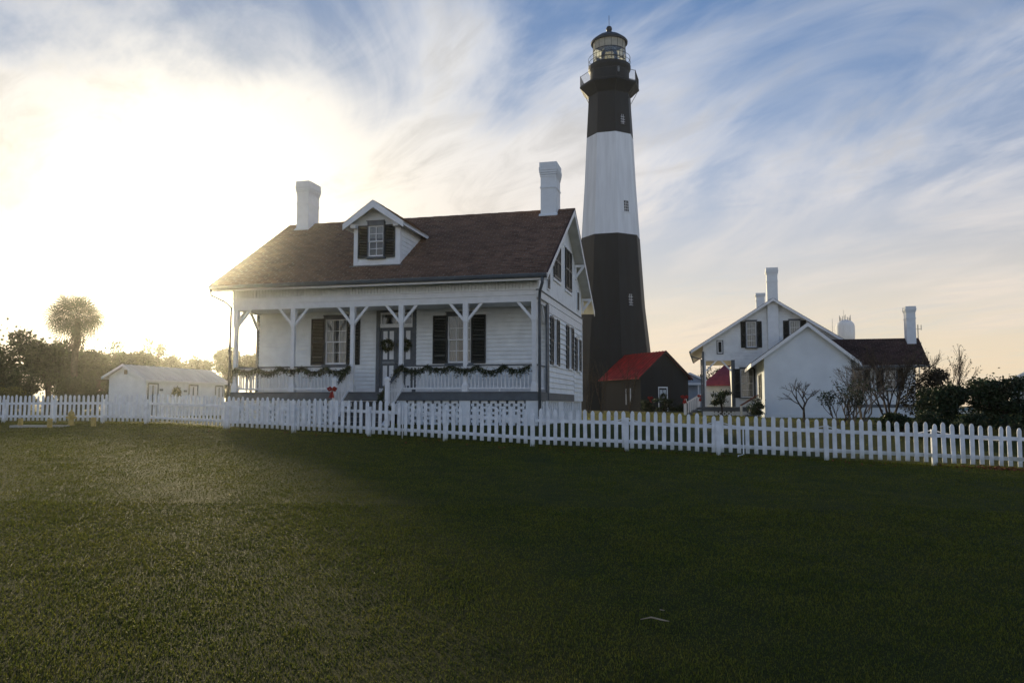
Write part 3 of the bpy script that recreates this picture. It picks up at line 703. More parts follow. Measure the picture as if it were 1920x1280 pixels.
    MB().tube([(XL+.05, -.66, 3.60), (XL+.05, -.64, 3.40), (-11.15, -.3, 3.20), (-10.99, -.14, 3.02), (-10.99, -.14, 2.2), (-10.99, -.14, -1.12)], .045, 8).part('downspout', gutter_m, c, smooth=True)
    # brackets under the overhanging rakes
    for X, s in ((.14, 1), (-10.96, -1)):
        for v in (.55, 2.35, 4.70, 7.15, 9.0):
            z = roof_z(v)-.20
            b = MB().box(min(X, X+.40*s), max(X, X+.40*s), v-.06, v+.06, z-.10, z)
            b.beam((X+.03*s, v, z-.52), (X+.36*s, v, z-.08), .09, .09); b.box(min(X, X+.07*s), max(X, X+.07*s), v-.06, v+.06, z-.62, z-.10)
            b.part('bracket', white_trim, c)
    # ---- chimneys
    chimney(c, -10.93, -10.40, 4.10, 5.00, 6.4, 7.83, 8.24, 8.76, flash=(6.70, 6.79)).name = 'chimney'
    chimney(c, -.66, -.07, 4.12, 5.02, 6.4, 7.83, 8.24, 8.80, flash=(6.71, 6.80))
    # ---- dormer
    DX0, DX1, DV = -6.58, -4.88, .50; dxm = (DX0+DX1)/2; ez, rz = 5.93, 6.60
    P = Pfront(DV)
    d = MB().prism([(DX0, DV, 4.40), (DX1, DV, 4.40), (DX1, DV, 5.98), (dxm, DV, 6.52), (DX0, DV, 5.98)], (0, .06, 0)).part('dormer', white, c)
    # cheek walls
    for X, s in ((DX1, 1), (DX0, -1)):
        MB().prism([(X, DV, roof_z(DV)-.05), (X, DV, 5.95), (X, 2.92, 5.95)], (-.05*s, 0, 0)).part('cheek_wall', white, d)
    z = 4.50
    while z < 5.85:
        vr = (z+.16-3.73)/(3.34/5.32)-.62
        if vr-DV > .08:
            Pr = Pright(DX1)
            MB().hexa([Pr(DV+.06, 0, z), Pr(vr-.14, 0, z), Pr(vr-.14, .026, z), Pr(DV+.06, .026, z), Pr(DV+.06, 0, z+.16), Pr(vr+.02, 0, z+.16), Pr(vr+.02, .006, z+.16), Pr(DV+.06, .006, z+.16)]).part('siding_board', white, d)
        z += .157
    for a, b in ((DX0-.01, DX0+.15), (DX1-.15, DX1+.03)): MB().boxm(P, a, b, -.10, .05, 4.40, 5.92).part('corner_board', white_trim, d)
    MB().boxm(P, DX0+.15, DX1-.15, 0, .04, 4.42, 4.54).part('apron_board', white_trim, d)
    MB().boxm(P, DX0-.12, DX1+.14, .02, .16, 4.375, 4.40).part('dormer_flashing', lead_grey, d)
    wb = window(d, P, dxm, .58, 4.70, 5.80, 2, 2, .40, head=.15, side=.02, blind='half', solid=True)
    ov = .38
    for s in (-1, 1):
        e = dxm+s*(.85+.28); zr = rz+.03; ze = 5.83
        MB().hexa([(dxm, DV-ov, zr-.06), (e, DV-ov, ze-.06), (e, 2.60, ze-.06), (dxm, 3.94, zr-.06), (dxm, DV-ov, zr), (e, DV-ov, ze), (e, 2.60, ze), (dxm, 3.94, zr)]).part('dormer_roof', soffit_m, d)
        MB().prism([(dxm, DV-ov-.03, zr-.26), (e, DV-ov-.03, ze-.20), (e, DV-ov-.03, ze+.01), (dxm, DV-ov-.03, zr+.01)], (0, .03, 0)).part('dormer_rake', white_trim, d)
        shingles(d, (e+.02*s, DV-ov-.04, ze+.004), (e+.02*s, 2.60, ze+.004), (dxm, DV-ov-.04, zr+.012), (dxm, 3.94, zr+.012), .14, .3, name='dormer_shingles')
        MB().box(min(e, e-.03*s), max(e, e-.03*s), DV-ov, 2.62, ze-.12, ze+.005).part('dormer_fascia', white_trim, d)
        q = dxm+s*.80; MB().box(q-.10, q+.10, DV-.28, DV-.05, 5.72, 5.86).part('corbel', white_trim, d)
    return c
cottage = build_cottage()

def garland(label, pts, n_per_m=520, droop=0.9, group='evergreen garlands on the porch rail'):
    pts = [Vector(p) for p in pts]; P = []; S = []; stem = []
    for a, b in zip(pts[:-1], pts[1:]):
        L = (b-a).length; k = int(L*n_per_m)
        for _ in range(k):
            t = rnd.random(); q = a.lerp(b, t)
            dr = abs(rnd.gauss(0, .07)); P.append((q.x+rnd.gauss(0, .035), q.y+rnd.gauss(0, .035)-.02, q.z-dr+.02)); S.append(rnd.uniform(.06, .14))
        for _ in range(int(L*6.0)):     # hanging sprigs
            q = a.lerp(b, rnd.random()); ln = rnd.uniform(.12, .34); dx = rnd.gauss(-.3, .3)
            for _ in range(40):
                t = rnd.random(); P.append((q.x+dx*t*ln+rnd.gauss(0, .024), q.y-.04+rnd.gauss(0, .02), q.z-t*ln)); S.append(rnd.uniform(.04, .09))
    loc = pts[0]; root = thing('garland', label, 'garland', tuple(loc), group=group)
    V, F = leaves('sprigs', P, S, needle_m, droop=droop, aspect=.22); leaf_part('sprigs', V, F, needle_m, root, loc)
    MB().tube(pts, .014, 5).part('stem', bark, root)
    return root
def swag(x0, x1, n, v=-.09, z=.86, sag=.14):
    out = []
    for i in range(n):
        a = x0+(x1-x0)*i/n; b = x0+(x1-x0)*(i+1)/n; s = sag*rnd.uniform(.6, 1.3)
        for t in (0, .2, .4, .6, .8): out.append((a+(b-a)*t, v, z-s*4*t*(1-t)+rnd.uniform(-.015, .015)))
    out.append((x1, v, z)); return out
build_grass()
garland('evergreen garland swagged along the porch rail left of the steps', [(-11.0, -.12, .62)]+swag(-10.78, -6.40, 5))
garland('evergreen garland swagged along the porch rail right of the steps', swag(-4.50, -.12, 5))
garland('evergreen garland running down the left stair handrail', [(-6.42, -.06, .90), (-6.42, -.4, .70), (-6.44, -.75, .46)], 620)
garland('thick evergreen garland hanging down the right stair handrail and around its newel', [(-4.50, -.06, .94), (-4.52, -.45, .70), (-4.56, -.80, .42), (-4.66, -1.05, .12), (-4.70, -1.36, -.15), (-4.56, -1.38, -.38), (-4.30, -1.30, -.55)], 420)
def wreath(label, loc, r, house=True, mat=None, cat='wreath', arch=False, group=None, dirx=(1, 0, 0)):
    P = []; S = []; X = Vector(dirx)
    for _ in range(520):
        a = rnd.uniform(-.35, PI+.35) if arch else rnd.random()*2*PI; rr = r*(1+rnd.gauss(0, .16))
        q = Vector(loc)+X*math.cos(a)*rr+Vector((0, 0, math.sin(a)*rr*(1.25 if arch else 1)))+Vector((rnd.gauss(0, .02), rnd.gauss(0, .03), 0)); P.append(tuple(q)); S.append(rnd.uniform(.35, .75)*r)
    root = thing('wreath', label, cat, loc, house=house, group=group)
    V, F = leaves('w', P, S, None, droop=.25, aspect=.3); leaf_part('needles', V, F, mat or needle_m, root, loc)
    MB().lathe([(r*.92, 0), (r*1.0, .03), (r*1.08, 0), (r*1.0, -.03)], n=20, cap=False).mesh('ring', bark)
    return root
wreath('green wreath on the left leaf of the cottage double door', (-5.71, 1.49, 1.72), .17, group='door wreaths')
wreath('green wreath on the right door leaf, half hidden by a porch post', (-5.06, 1.49, 1.72), .17, group='door wreaths')
def bow(label, loc, house=True, s=1.0, group=None):
    l = Vector(loc); root = thing('ribbon_bow', label, 'bow', loc, house=house, group=group)
    for sg in (-1, 1):
        MB().tube([l, l+Vector((.09*sg*s, -.02, .07*s)), l+Vector((.17*sg*s, -.03, .03*s)), l+Vector((.12*sg*s, -.01, -.04*s)), l], [.03*s, .05*s, .055*s, .05*s, .03*s], 6).part('loop', red_cloth, root)
        a = l+Vector((.02*sg*s, -.03, 0)); MB().prism([a, a+Vector((.10*sg*s, -.03, -.34*s)), a+Vector((.03*sg*s, -.03, -.30*s)), a+Vector((-.03*sg*s, -.03, -.36*s))], (0, .012, 0)).part('tail', red_cloth, root)
    MB().tube([l+Vector((0, -.05, 0)), l+Vector((0, .03, 0))], .04*s, 8).part('knot', red_cloth, root)
    return root
bow('red ribbon bow tied low on the left newel post of the porch steps', (-6.46, -1.20, .08), s=.85)

# ------------------------------------------------------------------ picket fences
def fence_at(x): return Vector((x, float(fence_y(x)), float(fence_h(x))))
def build_fence(label, xa, xb, posts, cat='fence', base_x=0.0):
    base = fence_at(base_x); root = thing('picket_fence', label, cat, tuple(base), house=False)
    pk = MB().prism([(-.048, 0, 0), (.048, 0, 0), (.048, 0, .845), (.030, 0, .895), (0, 0, .914), (-.030, 0, .895), (-.048, 0, .845)], (0, .022, 0)).mesh('picket', fence_white)
    xs = np.linspace(xa, xb, 800); pts = [fence_at(x) for x in xs]; d = 0; nxt = 0.0; PK = []
    for a, b in zip(pts[:-1], pts[1:]):
        L = math.hypot(b.x-a.x, b.y-a.y)
        while nxt <= d+L:
            t = (nxt-d)/L; q = a.lerp(b, t); PK.append((q, math.atan2(b.y-a.y, b.x-a.x))); nxt += .2
        d += L
    for q, an in PK:
        if any(abs(q.x-p) < .05 for p in posts): pass
        o = inst('picket', pk, root, q+Vector((0, 0, .085+rnd.uniform(-.008, .008)))-base, (rnd.uniform(-.015, .015), rnd.gauss(0, .012), an+rnd.uniform(-.03, .03)), (rnd.uniform(.92, 1.06), 1, rnd.uniform(.97, 1.025)))
    ps = sorted(posts)
    for a, b in zip(ps[:-1], ps[1:]):
        A, B = fence_at(a), fence_at(b); nrm = Vector((-(B-A).y, (B-A).x, 0)).normalized()*.044
        for z in (.24, .70): MB().beam(A+nrm+Vector((0, 0, z)), B+nrm+Vector((0, 0, z)), .038, .085).part('rail', fence_white, root)
    for p in ps:
        q = fence_at(p); e = fence_at(p+.1); an = math.atan2(e.y-q.y, e.x-q.x)
        pm = MB().box(-.05, .05, -.05, .05, -.15, .84).mesh('fence_post', fence_white)
        inst('fence_post', pm, root, q+Vector((math.sin(an)*-.01, .012, 0))-base, (0, rnd.uniform(-.01, .01), an))
    return root
right_posts = [-8.75, -6.4, -4.0, -1.8, .54, 2.9, 5.05, 7.5, 9.83, 12.3, 14.0]
front_fence = build_fence('white picket fence across the front lawn, from the cottage corner to the right edge', -8.75, 14.0, right_posts, base_x=2.9)
build_fence('white picket fence on the left in front of the long shed', -21.0, -8.85, [-21.0, -18.4, -16.2, -14.2, -12.3, -8.85], base_x=-14.2)
def pole_pipe():
    A = fence_at(5.6); root = thing('drain_pipe', 'thin white pipe standing in the right part of the fence with an elbow foot', 'pipe', tuple(A), house=False)
    MB().tube([A+Vector((.02, -.045, .72)), A+Vector((.02, -.045, .06)), A+Vector((-.12, -.08, .03)), A+Vector((-.14, -.09, -.06))], .018, 8).part('pipe', white_trim, root, smooth=True)
    B = fence_at(-3.0); r2 = thing('metal_rod', 'thin white rod standing against the fence in front of the porch steps', 'rod', tuple(B), house=False)
    MB().tube([B+Vector((0, -.04, -.06)), B+Vector((0, -.04, .95))], .016, 8).part('rod', white_trim, r2, smooth=True)
    pts = []
    for a, b in zip(right_posts[4:-1], right_posts[5:]):
        for t in (0, .12, .3, .5, .7, .88):
            x = a+(b-a)*t; q = fence_at(x); pts.append(q+Vector((.03, .10, .82-.17*min(1, 2.6*t*(1-t)*1.5))))
    base = pts[0].copy(); MB().tube(pts, .013, 6).solo('cable', white_trim, 'white cable looped from post to post behind the right half of the fence', 'cable', tuple(base))
pole_pipe()

# ------------------------------------------------------------------ lighthouse
def build_lighthouse():
    CX, CY, Z0 = 11.12, 86.8, 1.0
    t = thing('lighthouse', 'tall octagonal lighthouse banded black, white and black with a glazed lantern', 'lighthouse', (CX, CY, Z0), house=False)
    a0 = math.atan2(-CY, -CX)+R(13.2); E = 1.6
    prof = [(1.0, 4.92), (3.2, 4.70), (7.6, 4.42), (12.5, 3.86), (20.7, 3.32), (26.5, 2.95), (32.4, 2.66), (35.2, 2.50), (36.6, 2.44)]
    def rad(z):
        return float(np.interp(z, [p[0] for p in prof], [p[1] for p in prof]))
    def band(name, za, zb, mat, label):
        zs = [za]+[p[0] for p in prof if za < p[0] < zb]+[zb]
        mb = MB(); mb.lathe([(rad(z), z) for z in zs], (CX, CY), 8, a0); o = mb.part(name, mat, t); o['label'] = label; return o
    band('tower_base', .6, 20.2, black_paint, 'black lower band'); band('tower_middle', 20.2, 31.72, tower_white, 'white middle band'); band('tower_top', 31.72, 36.5, black_paint, 'black upper band')
    # windows on the face right of the near edge
    ang = a0+R(22.5)
    nrm = Vector((math.cos(ang), math.sin(ang), 0)); tg = Vector((-math.sin(ang), math.cos(ang), 0))
    for zc, w, h in ((33.25, .62, 1.15), (23.3, .62, 1.25), (12.9, .62, 1.25)):
        ap = lambda z: rad(z)*math.cos(PI/8)
        P = lambda u, o, z: tuple(Vector((CX, CY, z))+tg*u+nrm*(ap(z)+o))
        f = MB(); f.boxm(P, -w/2-.07, -w/2, -.05, .05, zc-h/2, zc+h/2).boxm(P, w/2, w/2+.07, -.05, .05, zc-h/2, zc+h/2).boxm(P, -w/2-.07, w/2+.07, -.05, .05, zc+h/2, zc+h/2+.08).boxm(P, -w/2-.10, w/2+.10, -.05, .09, zc-h/2-.08, zc-h/2)
        win = f.part('window', black_paint if zc != 23.3 else tower_white, t)
        MB().boxm(P, -w/2, w/2, .004, .008, zc-h/2, zc+h/2).part('recess_shade', dark_in, win)  # dark sheet on the tower face, painted as a shaded opening
        g = MB()
        for i in (1, 2): g.boxm(P, -w/2+w*i/3-.017, -w/2+w*i/3+.017, .012, .035, zc-h/2, zc+h/2)
        for j in (1, 2, 3): g.boxm(P, -w/2, w/2, .011, .034, zc-h/2+h*j/4-.017, zc-h/2+h*j/4+.017)
        g.boxm(P, -w/2, w/2, .012, .036, zc-h/2, zc-h/2+.035)
        g.part('muntins', white_trim, win)
        for i in range(3):
            for j in range(4): MB().quad(P(-w/2+w*i/3, .010, zc-h/2+h*j/4), P(-w/2+w*(i+1)/3, .010, zc-h/2+h*j/4), P(-w/2+w*(i+1)/3, .010, zc-h/2+h*(j+1)/4), P(-w/2+w*i/3, .010, zc-h/2+h*(j+1)/4)).part('pane', tower_glass, win, fix=False)
    # gallery
    MB().lathe([(2.42, 36.55), (2.62, 36.7), (3.1, 37.2), (3.42, 37.45), (3.46, 37.50), (3.46, 37.66), (2.0, 37.66)], (CX, CY), 8, a0).part('gallery', black_paint, t)
    for k in range(8):
        a = a0+k*PI/4; d = Vector((math.cos(a), math.sin(a), 0)); c0 = Vector((CX, CY, 0))
        MB().tube([c0+d*2.47+Vector((0, 0, 35.9)), c0+d*3.25+Vector((0, 0, 37.35))], .035, 6).part('strut', iron, t)
        b = a+PI/4; e = Vector((math.cos(b), math.sin(b), 0)); A = c0+d*3.38; B = c0+e*3.38
        for z in (37.75, 38.85): MB().tube([A+Vector((0, 0, z)), B+Vector((0, 0, z))], .028, 5).part('railing_bar', iron, t)
        MB().tube([A+Vector((0, 0, 37.6)), A+Vector((0, 0, 38.9))], .04, 6).part('railing_post', iron, t)
        for i in range(1, 18):
            q = A.lerp(B, i/18); MB().tube([q+Vector((0, 0, 37.75)), q+Vector((0, 0, 38.85))], .011, 4, False).part('baluster', iron, t, fix=False)
    # watch room
    MB().lathe([(2.22, 37.6), (2.22, 39.35), (2.30, 39.5), (2.42, 39.75), (2.42, 40.1), (2.30, 40.16)], (CX, CY), 32).part('watch_room', black_paint, t, smooth=False)
    wr = MB().box(CX+.64, CX+.84, CY-2.25, CY-2.05, 38.75, 39.35).part('watch_room_window', lead_grey, t)
    # lantern
    zb, zm, zt = 40.16, 41.9, 43.0
    LRad = 1.86
    for k in range(16):
        a = 2*PI*k/16; b = 2*PI*(k+1)/16
        pa = Vector((CX+LRad*math.cos(a), CY+LRad*math.sin(a), 0)); pb = Vector((CX+LRad*math.cos(b), CY+LRad*math.sin(b), 0))
        for z0, z1, mt in ((zb, zm, lantern_glass), (zm, zt, lantern_shade)):
            MB().quad(pa+Vector((0, 0, z0)), pb+Vector((0, 0, z0)), pb+Vector((0, 0, z1)), pa+Vector((0, 0, z1))).part('lantern_pane', mt, t, fix=False)
        MB().tube([pa+Vector((0, 0, zb)), pa+Vector((0, 0, zt))], .022, 5).part('mullion', iron, t)
    for z in (zb+.6, zm, zt): MB().lathe([(LRad+.03, z-.025), (LRad+.03, z+.025), (LRad-.03, z+.025), (LRad-.03, z-.025), (LRad+.03, z-.025)], (CX, CY), 32, cap=False).part('lantern_ring', iron, t)
    lp = []
    for i in range(22):
        z = zb+.1+i*.118; rr = .95*math.sin(PI*min(1, max(0.12, (i+2)/25)))**.6; lp += [(rr, z), (rr-.07, z+.059)]
    MB().lathe(lp, (CX, CY), 24).part('lens', lens_m, t)
    MB().lathe([(2.40, 40.25), (2.40, 40.25)], (CX, CY), 8)
    for k in range(16):
        a = 2*PI*k/16; p = Vector((CX+2.38*math.cos(a), CY+2.38*math.sin(a), 0)); MB().tube([p+Vector((0, 0, 40.1)), p+Vector((0, 0, 41.1))], .018, 5).part('railing_post', iron, t)
    for z in (40.6, 41.1): MB().lathe([(2.40, z-.018), (2.40, z+.018), (2.36, z+.018), (2.36, z-.018), (2.40, z-.018)], (CX, CY), 32, cap=False).part('railing_bar', iron, t)
    MB().lathe([(1.95, 42.92), (2.10, 42.88), (2.12, 43.05), (1.98, 43.22), (1.35, 43.72), (.62, 44.08), (.32, 44.16), (.30, 44.4)], (CX, CY), 32).part('lantern_roof', iron, t)
    MB().lathe([(.05, 44.32), (.26, 44.40), (.34, 44.62), (.34, 44.74), (.26, 44.94), (.05, 45.02)], (CX, CY), 20).part('ball_finial', iron, t, smooth=True)
    MB().tube([(CX, CY, 45.0), (CX, CY, 46.3)], .028, 6).part('lightning_rod', iron, t)
build_lighthouse()

# ------------------------------------------------------------------ black building with the red roof at the tower foot
def build_oil_house():
    ra = R(24.2); rx = Vector((math.cos(ra), math.sin(ra), 0)); ry = Vector((-math.sin(ra), math.cos(ra), 0))
    O = Vector((14.86, 76.0, 0)); gz_ = 0.98
    t = thing('black_outbuilding', 'black gabled building with a bright red roof at the lighthouse foot', 'building', (O.x, O.y, gz_), house=False, rot=0)
    W = lambda u, v, z: tuple(O+rx*u+ry*v+Vector((0, 0, z)))
    hw_ = 2.78; ez, rz = 4.35, 6.80; D = 7.3
    MB().prism([W(-hw_, 0, .9), W(hw_, 0, .9), W(hw_, 0, ez), W(0, 0, rz-.12), W(-hw_, 0, ez)], ry*D).part('wall', black_paint, t)
    ov = .38; sl = (rz-ez)/hw_
    for s in (-1, 1):
        e = s*(hw_+ov); z = ez-ov*sl*.75
        o = MB().hexa([W(0, -.28, rz-.06), W(e, -.28, z-.06), W(e, D, z-.06), W(0, D, rz-.06), W(0, -.28, rz+.03), W(e, -.28, z+.03), W(e, D, z+.03), W(0, D, rz+.03)]).part('roof', red_roof, t)
        for i in range(0, 12):
            v = -.25+i*.53; MB().beam(W(0, v, rz+.045), W(e, v, z+.045), .05, .07).part('roof_seam', red_roof, o)
        MB().prism([W(0, -.30, rz-.20), W(e, -.30, z-.14), W(e, -.30, z+.02), W(0, -.30, rz+.02)], ry*.03).part('rake_board', black_paint, t)
    P = lambda u, o, z: W(u, -o, z)
    u0 = -.16
    MB().boxm(P, u0-.62, u0+.46, 0, .05, 3.22, 3.34).boxm(P, u0+.36, u0+.46, 0, .05, .95, 3.22).boxm(P, u0-.62, u0-.54, 0, .05, .95, 3.22).part('door_frame', white_trim, t)
    d = MB().boxm(P, u0-.54, u0+.36, .0, .02, .95, 3.22).part('door', black_paint, t)
    for a, b in ((u0-.46, u0-.13), (u0-.05, u0+.28)): MB().boxm(P, a, b, .02, .03, 1.9, 3.05).part('door_pane', pmat('pale_blind', (.55, .58, .60)), d)
    Pl = lambda v, o, z: W(-hw_-o, v, z)
    win = MB().boxm(Pl, 1.7, 1.78, 0, .05, 1.6, 3.2).boxm(Pl, 2.5, 2.58, 0, .05, 1.6, 3.2).part('window', white_trim, t)
    MB().boxm(Pl, 1.78, 2.5, .0, .02, 1.6, 3.2).part('shutter', shutter_m, win)
    w = W(u0-.09, -.08, 2.35); wreath('dark wreath with a red bow on the door of the black building', w, .27, house=False, dirx=tuple(rx))
    bow('small red bow on the black wall left of its door', W(-1.75, -.06, 2.25), house=False, s=1.4)
build_oil_house()

# ------------------------------------------------------------------ the houses on the right
def gable_roof(parent, x0, xm, x1, v0, v1, ze, zr, mat, over=0.0, th=.10, edge=.18, name='roof', tab=.32):
    rf = MB()
    for xa in (x0, x1): rf.hexa([(xa, v0, ze-th), (xm, v0, zr-th), (xm, v1, zr-th), (xa, v1, ze-th), (xa, v0, ze), (xm, v0, zr), (xm, v1, zr), (xa, v1, ze)])
    r = rf.part(name, soffit_m, parent)
    for xa, s in ((x0, -1), (x1, 1)):
        shingles(r, (xa+.03*s, v0-.03, ze+.006), (xa+.03*s, v1, ze+.006), (xm, v0-.03, zr+.012), (xm, v1, zr+.012), .18, tab, mat)
        MB().prism([(xa, v0-.035, ze-edge), (xm, v0-.035, zr-edge), (xm, v0-.035, zr+.004), (xa, v0-.035, ze+.004)], (0, .035, 0)).part('rake_board', white_trim, r)
        MB().box(min(xa, xa+.03*s), max(xa, xa+.03*s), v0, v1, ze-edge, ze+.003).part('fascia_board', white_trim, r)
    return r
def build_gable_house():
    c = thing('gable_house', 'white gable house with tall front chimney and black shutters behind the plain annex', 'house', (9.4, 33, -1.2))
    V = 27.0; F = Pfront(V); xa, xm, xb = 5.14, 9.44, 13.75; ze = 3.05; zr = 6.25
    sl = (zr-ze)/(xm-4.4)
    rz = lambda x: zr-abs(x-xm)*sl-.10
    # upper gable wall spans over the porch; the lower wall starts at the porch's inner side
    def span(z): h = (zr-.12-z)/sl; return max(xa, xm-h), min(xb, xm+h)
    MB().prism([(xa, V, 2.50), (xb, V, 2.50), (xb, V, rz(xb)), (xm, V, rz(xm)), (xa, V, rz(xa))], (0, .12, 0)).part('gable_wall', white, c)
    siding(c, F, xa, xb, 2.50, 6.1, .20, [(7.78, 8.46, 3.1, 4.98), (10.38, 11.07, 3.1, 4.98), (5.93, 6.45, 2.75, 3.8), (9.06, 9.80, 0, 9)], span=span, th=.04)
    MB().box(7.08, xb, V, V+.12, -.55, 2.5).part('wall', white, c)
    siding(c, F, 7.08, xb, -.52, 2.50, .20, [(7.34, 8.25, -.02, 2.0), (9.06, 9.80, -1, 9)], th=.04)
    MB().box(xa-.02, 7.06, V-.04, V+.10, 2.40, 2.50).part('porch_beam', white_trim, c)
    MB().box(6.86, 7.08, V-.05, V+.12, -.52, 2.44).part('corner_post', grey_trim, c)
    MB().box(5.06, 5.20, V-.07, V+.07, -.52, ze-.05).part('porch_post', grey_trim, c)
    MB().box(5.20, 5.30, V-.04, V+.06, -.52, 2.40).part('porch_post', white_trim, c)
    MB().beam((5.3, V, 1.75), (5.95, V, 2.42), .09, .10).part('brace', white_trim, c); MB().beam((6.86, V, 1.75), (6.25, V, 2.42), .09, .10).part('brace', white_trim, c)
    MB().box(5.0, 7.1, V+.12, 34.0, 2.44, 2.50).part('porch_ceiling', porch_ceiling_m, c)
    W = Pleft(7.08)
    MB().box(7.08, 7.2, V+.12, 39, -.55, 2.5).part('porch_wall', white, c)
    for v in (28.2, 29.3): shutter(c, W, v, v+.45, .1, 1.85, louvers=False)
    MB().boxm(W, 28.66, 29.28, 0, .03, .1, 1.85).part('window', white_trim, c)
    for v in (30.6, 34.0): MB().box(5.08, 5.22, v-.07, v+.07, -.5, 2.44).part('porch_post', white_trim, c)
    MB().beam((5.15, 30.6, 1.7), (5.15, 29.9, 2.4), .09, .1).part('brace', white_trim, c)
    for v0, v1 in ((27.1, 30.5), (30.7, 33.9)):
        MB().box(5.11, 5.19, v0, v1, .32, .38).part('top_rail', white_trim, c)
        for i in range(1, 18): v = v0+(v1-v0)*i/18; MB().box(5.13, 5.17, v-.02, v+.02, -.42, .32).part('baluster', white_trim, c, fix=False)
    MB().box(5.3, 6.86, V-.03, V+.03, .32, .38).part('top_rail', white_trim, c)
    for i in range(1, 13): x = 5.3+1.56*i/13; MB().box(x-.02, x+.02, V-.02, V+.02, -.42, .32).part('baluster', white_trim, c, fix=False)
    MB().box(5.0, 8.4, V-.09, 34.2, -.80, -.53).part('porch_skirt', grey_trim, c)
    for a, b in ((5.05, 5.75), (7.05, 7.75)): MB().box(a, b, V-.06, V+.2, -1.45, -.80).part('pier', white_brick, c)
    hb = MB().box(-.09, .09, -.04, .04, -.045, .045).mesh('brick', white_brick)
    for a, b in ((5.75, 7.05), (7.75, 8.35)):
        k = max(2, round((b-a)/.26))
        for r in range(6):
            for i in range(k+(r % 2)):
                x = a+(b-a)*(i+(.0 if r % 2 else .5))/k; inst('brick', hb, c, Vector((min(max(x, a+.09), b-.09), V, -.85-.095*r))-OFF[c])
        MB().box(a, b, V+.5, V+.55, -1.45, -.8).part('screen_backing', dark_in, c)  # dark sheet in place of the shade behind the brick screen
    # steps down on the porch's left, with a white balustrade
    for i in range(4): MB().box(4.95-.3*(i+1), 4.98-.3*i, 27.8, 29.6, -.72-.17*i, -.56-.17*i).part('step', grey_trim, c)
    for v in (27.8, 29.6):
        MB().beam((4.98, v, .30), (3.95, v, -.30), .06, .07).part('stair_handrail', white_trim, c)
        MB().box(3.85, 3.99, v-.07, v+.07, -1.3, .0).part('newel_post', white_trim, c)
        for i in range(1, 8): x = 4.98-.98*i/8; z = .28-.58*i/8; MB().box(x-.02, x+.02, v-.02, v+.02, z-.72, z).part('baluster', white_trim, c, fix=False)
    window(c, F, 8.12, .60, 3.22, 4.84, 2, 2, .30, head=.09, solid=True); window(c, F, 10.72, .60, 3.22, 4.84, 2, 2, .34, head=.09, solid=True)
    window(c, F, 7.80, .78, .06, 1.85, 2, 2, .40, head=.10, blind=True, solid=True)
    mb = MB().boxm(F, 5.98, 6.40, .0, .04, 2.82, 3.72); mb.part('window', grey_trim, c); w = MB().boxm(F, 6.04, 6.34, .04, .055, 2.88, 3.66).part('sash', white_trim, c)
    MB().boxm(F, 6.09, 6.29, .055, .06, 2.94, 3.60).part('pane', dark_in, w)
    r = gable_roof(c, 4.40, xm, 14.30, 26.45, 39.5, ze, zr, dark_shingle, edge=.17)
    chimney(c, 9.12, 9.76, 26.72, 27.45, -1.2, 7.35, 7.78, 8.22)
    chimney(c, 8.84, 9.42, 33.2, 33.9, 5.5, 7.0, 7.25, 7.52)
    MB().box(4.28, 4.40, 26.5, 39.4, 2.90, 3.02).part('gutter', gutter_m, c)
    MB().tube([(4.36, 26.6, 2.92), (4.36, 26.7, 2.70), (5.0, 26.93, 2.50), (5.02, 26.93, -1.2)], .045, 6).part('downspout', gutter_m, c)
    MB().box(7.2, 13.6, 38.9, 39, -.55, 2.9).part('rear_wall', white, c); MB().box(13.63, 13.75, 27.12, 39, -1.2, 2.9).part('side_wall', white, c)
    return c
build_gable_house()
bow('red bow on the newel of the far gable house porch steps', (3.92, 27.66, .10), s=1.25, group=None)
bow('orange red bow on the gable house porch rail, right of the newel bow', (4.92, 27.62, .16), s=1.0)
def build_annex():
    c = thing('white_annex', 'plain white gabled annex with blank front wall standing before the gable house', 'building', (10.4, 23, -1.3))
    V = 19.0; xm = 10.52; ze, zr = 1.80, 3.90; x0, x1 = 7.66, 13.05
    sl = (zr-ze)/(xm-x0); rz = lambda x: zr-abs(x-xm)*(sl if x < xm else (zr-ze)/(x1-xm))-.1
    MB().prism([(8.31, V, -1.5), (12.62, V, -1.5), (12.62, V, rz(12.62)), (xm, V, rz(xm)), (8.31, V, rz(8.31))], (0, 7.9, 0)).part('wall', stucco, c)
    MB().box(8.27, 12.66, V-.05, V+7.9, -1.5, -.86).part('plinth', stucco, c)
    gable_roof(c, x0, xm, x1, 18.72, 26.9, ze, zr, dark_shingle, edge=.20)
    L = Pleft(8.31)
    w = MB().boxm(L, 21.6, 22.5, .0, .05, -.05, 1.35).part('window', white_trim, c); shutter(c, L, 21.1, 21.62, -.05, 1.35, louvers=False); shutter(c, L, 22.5, 23.0, -.05, 1.35, louvers=False)
    MB().boxm(L, 21.68, 22.42, .05, .055, 0, 1.3).part('pane', glass, w)
    for i in range(4): MB().box(8.28-.27*(i+1), 8.30-.27*i, 23.6, 24.7, -1.4, -.65-.17*i).part('step', grey_trim, c)
    for v in (23.6, 24.7):
        MB().beam((8.27, v, .18), (7.25, v, -.45), .07, .07).part('handrail', brown_rail, c)
        for x, z in ((7.3, -.45), (8.2, .12)): MB().box(x-.05, x+.05, v-.05, v+.05, -1.35, z).part('rail_post', soffit_m, c)
    return c
build_annex()
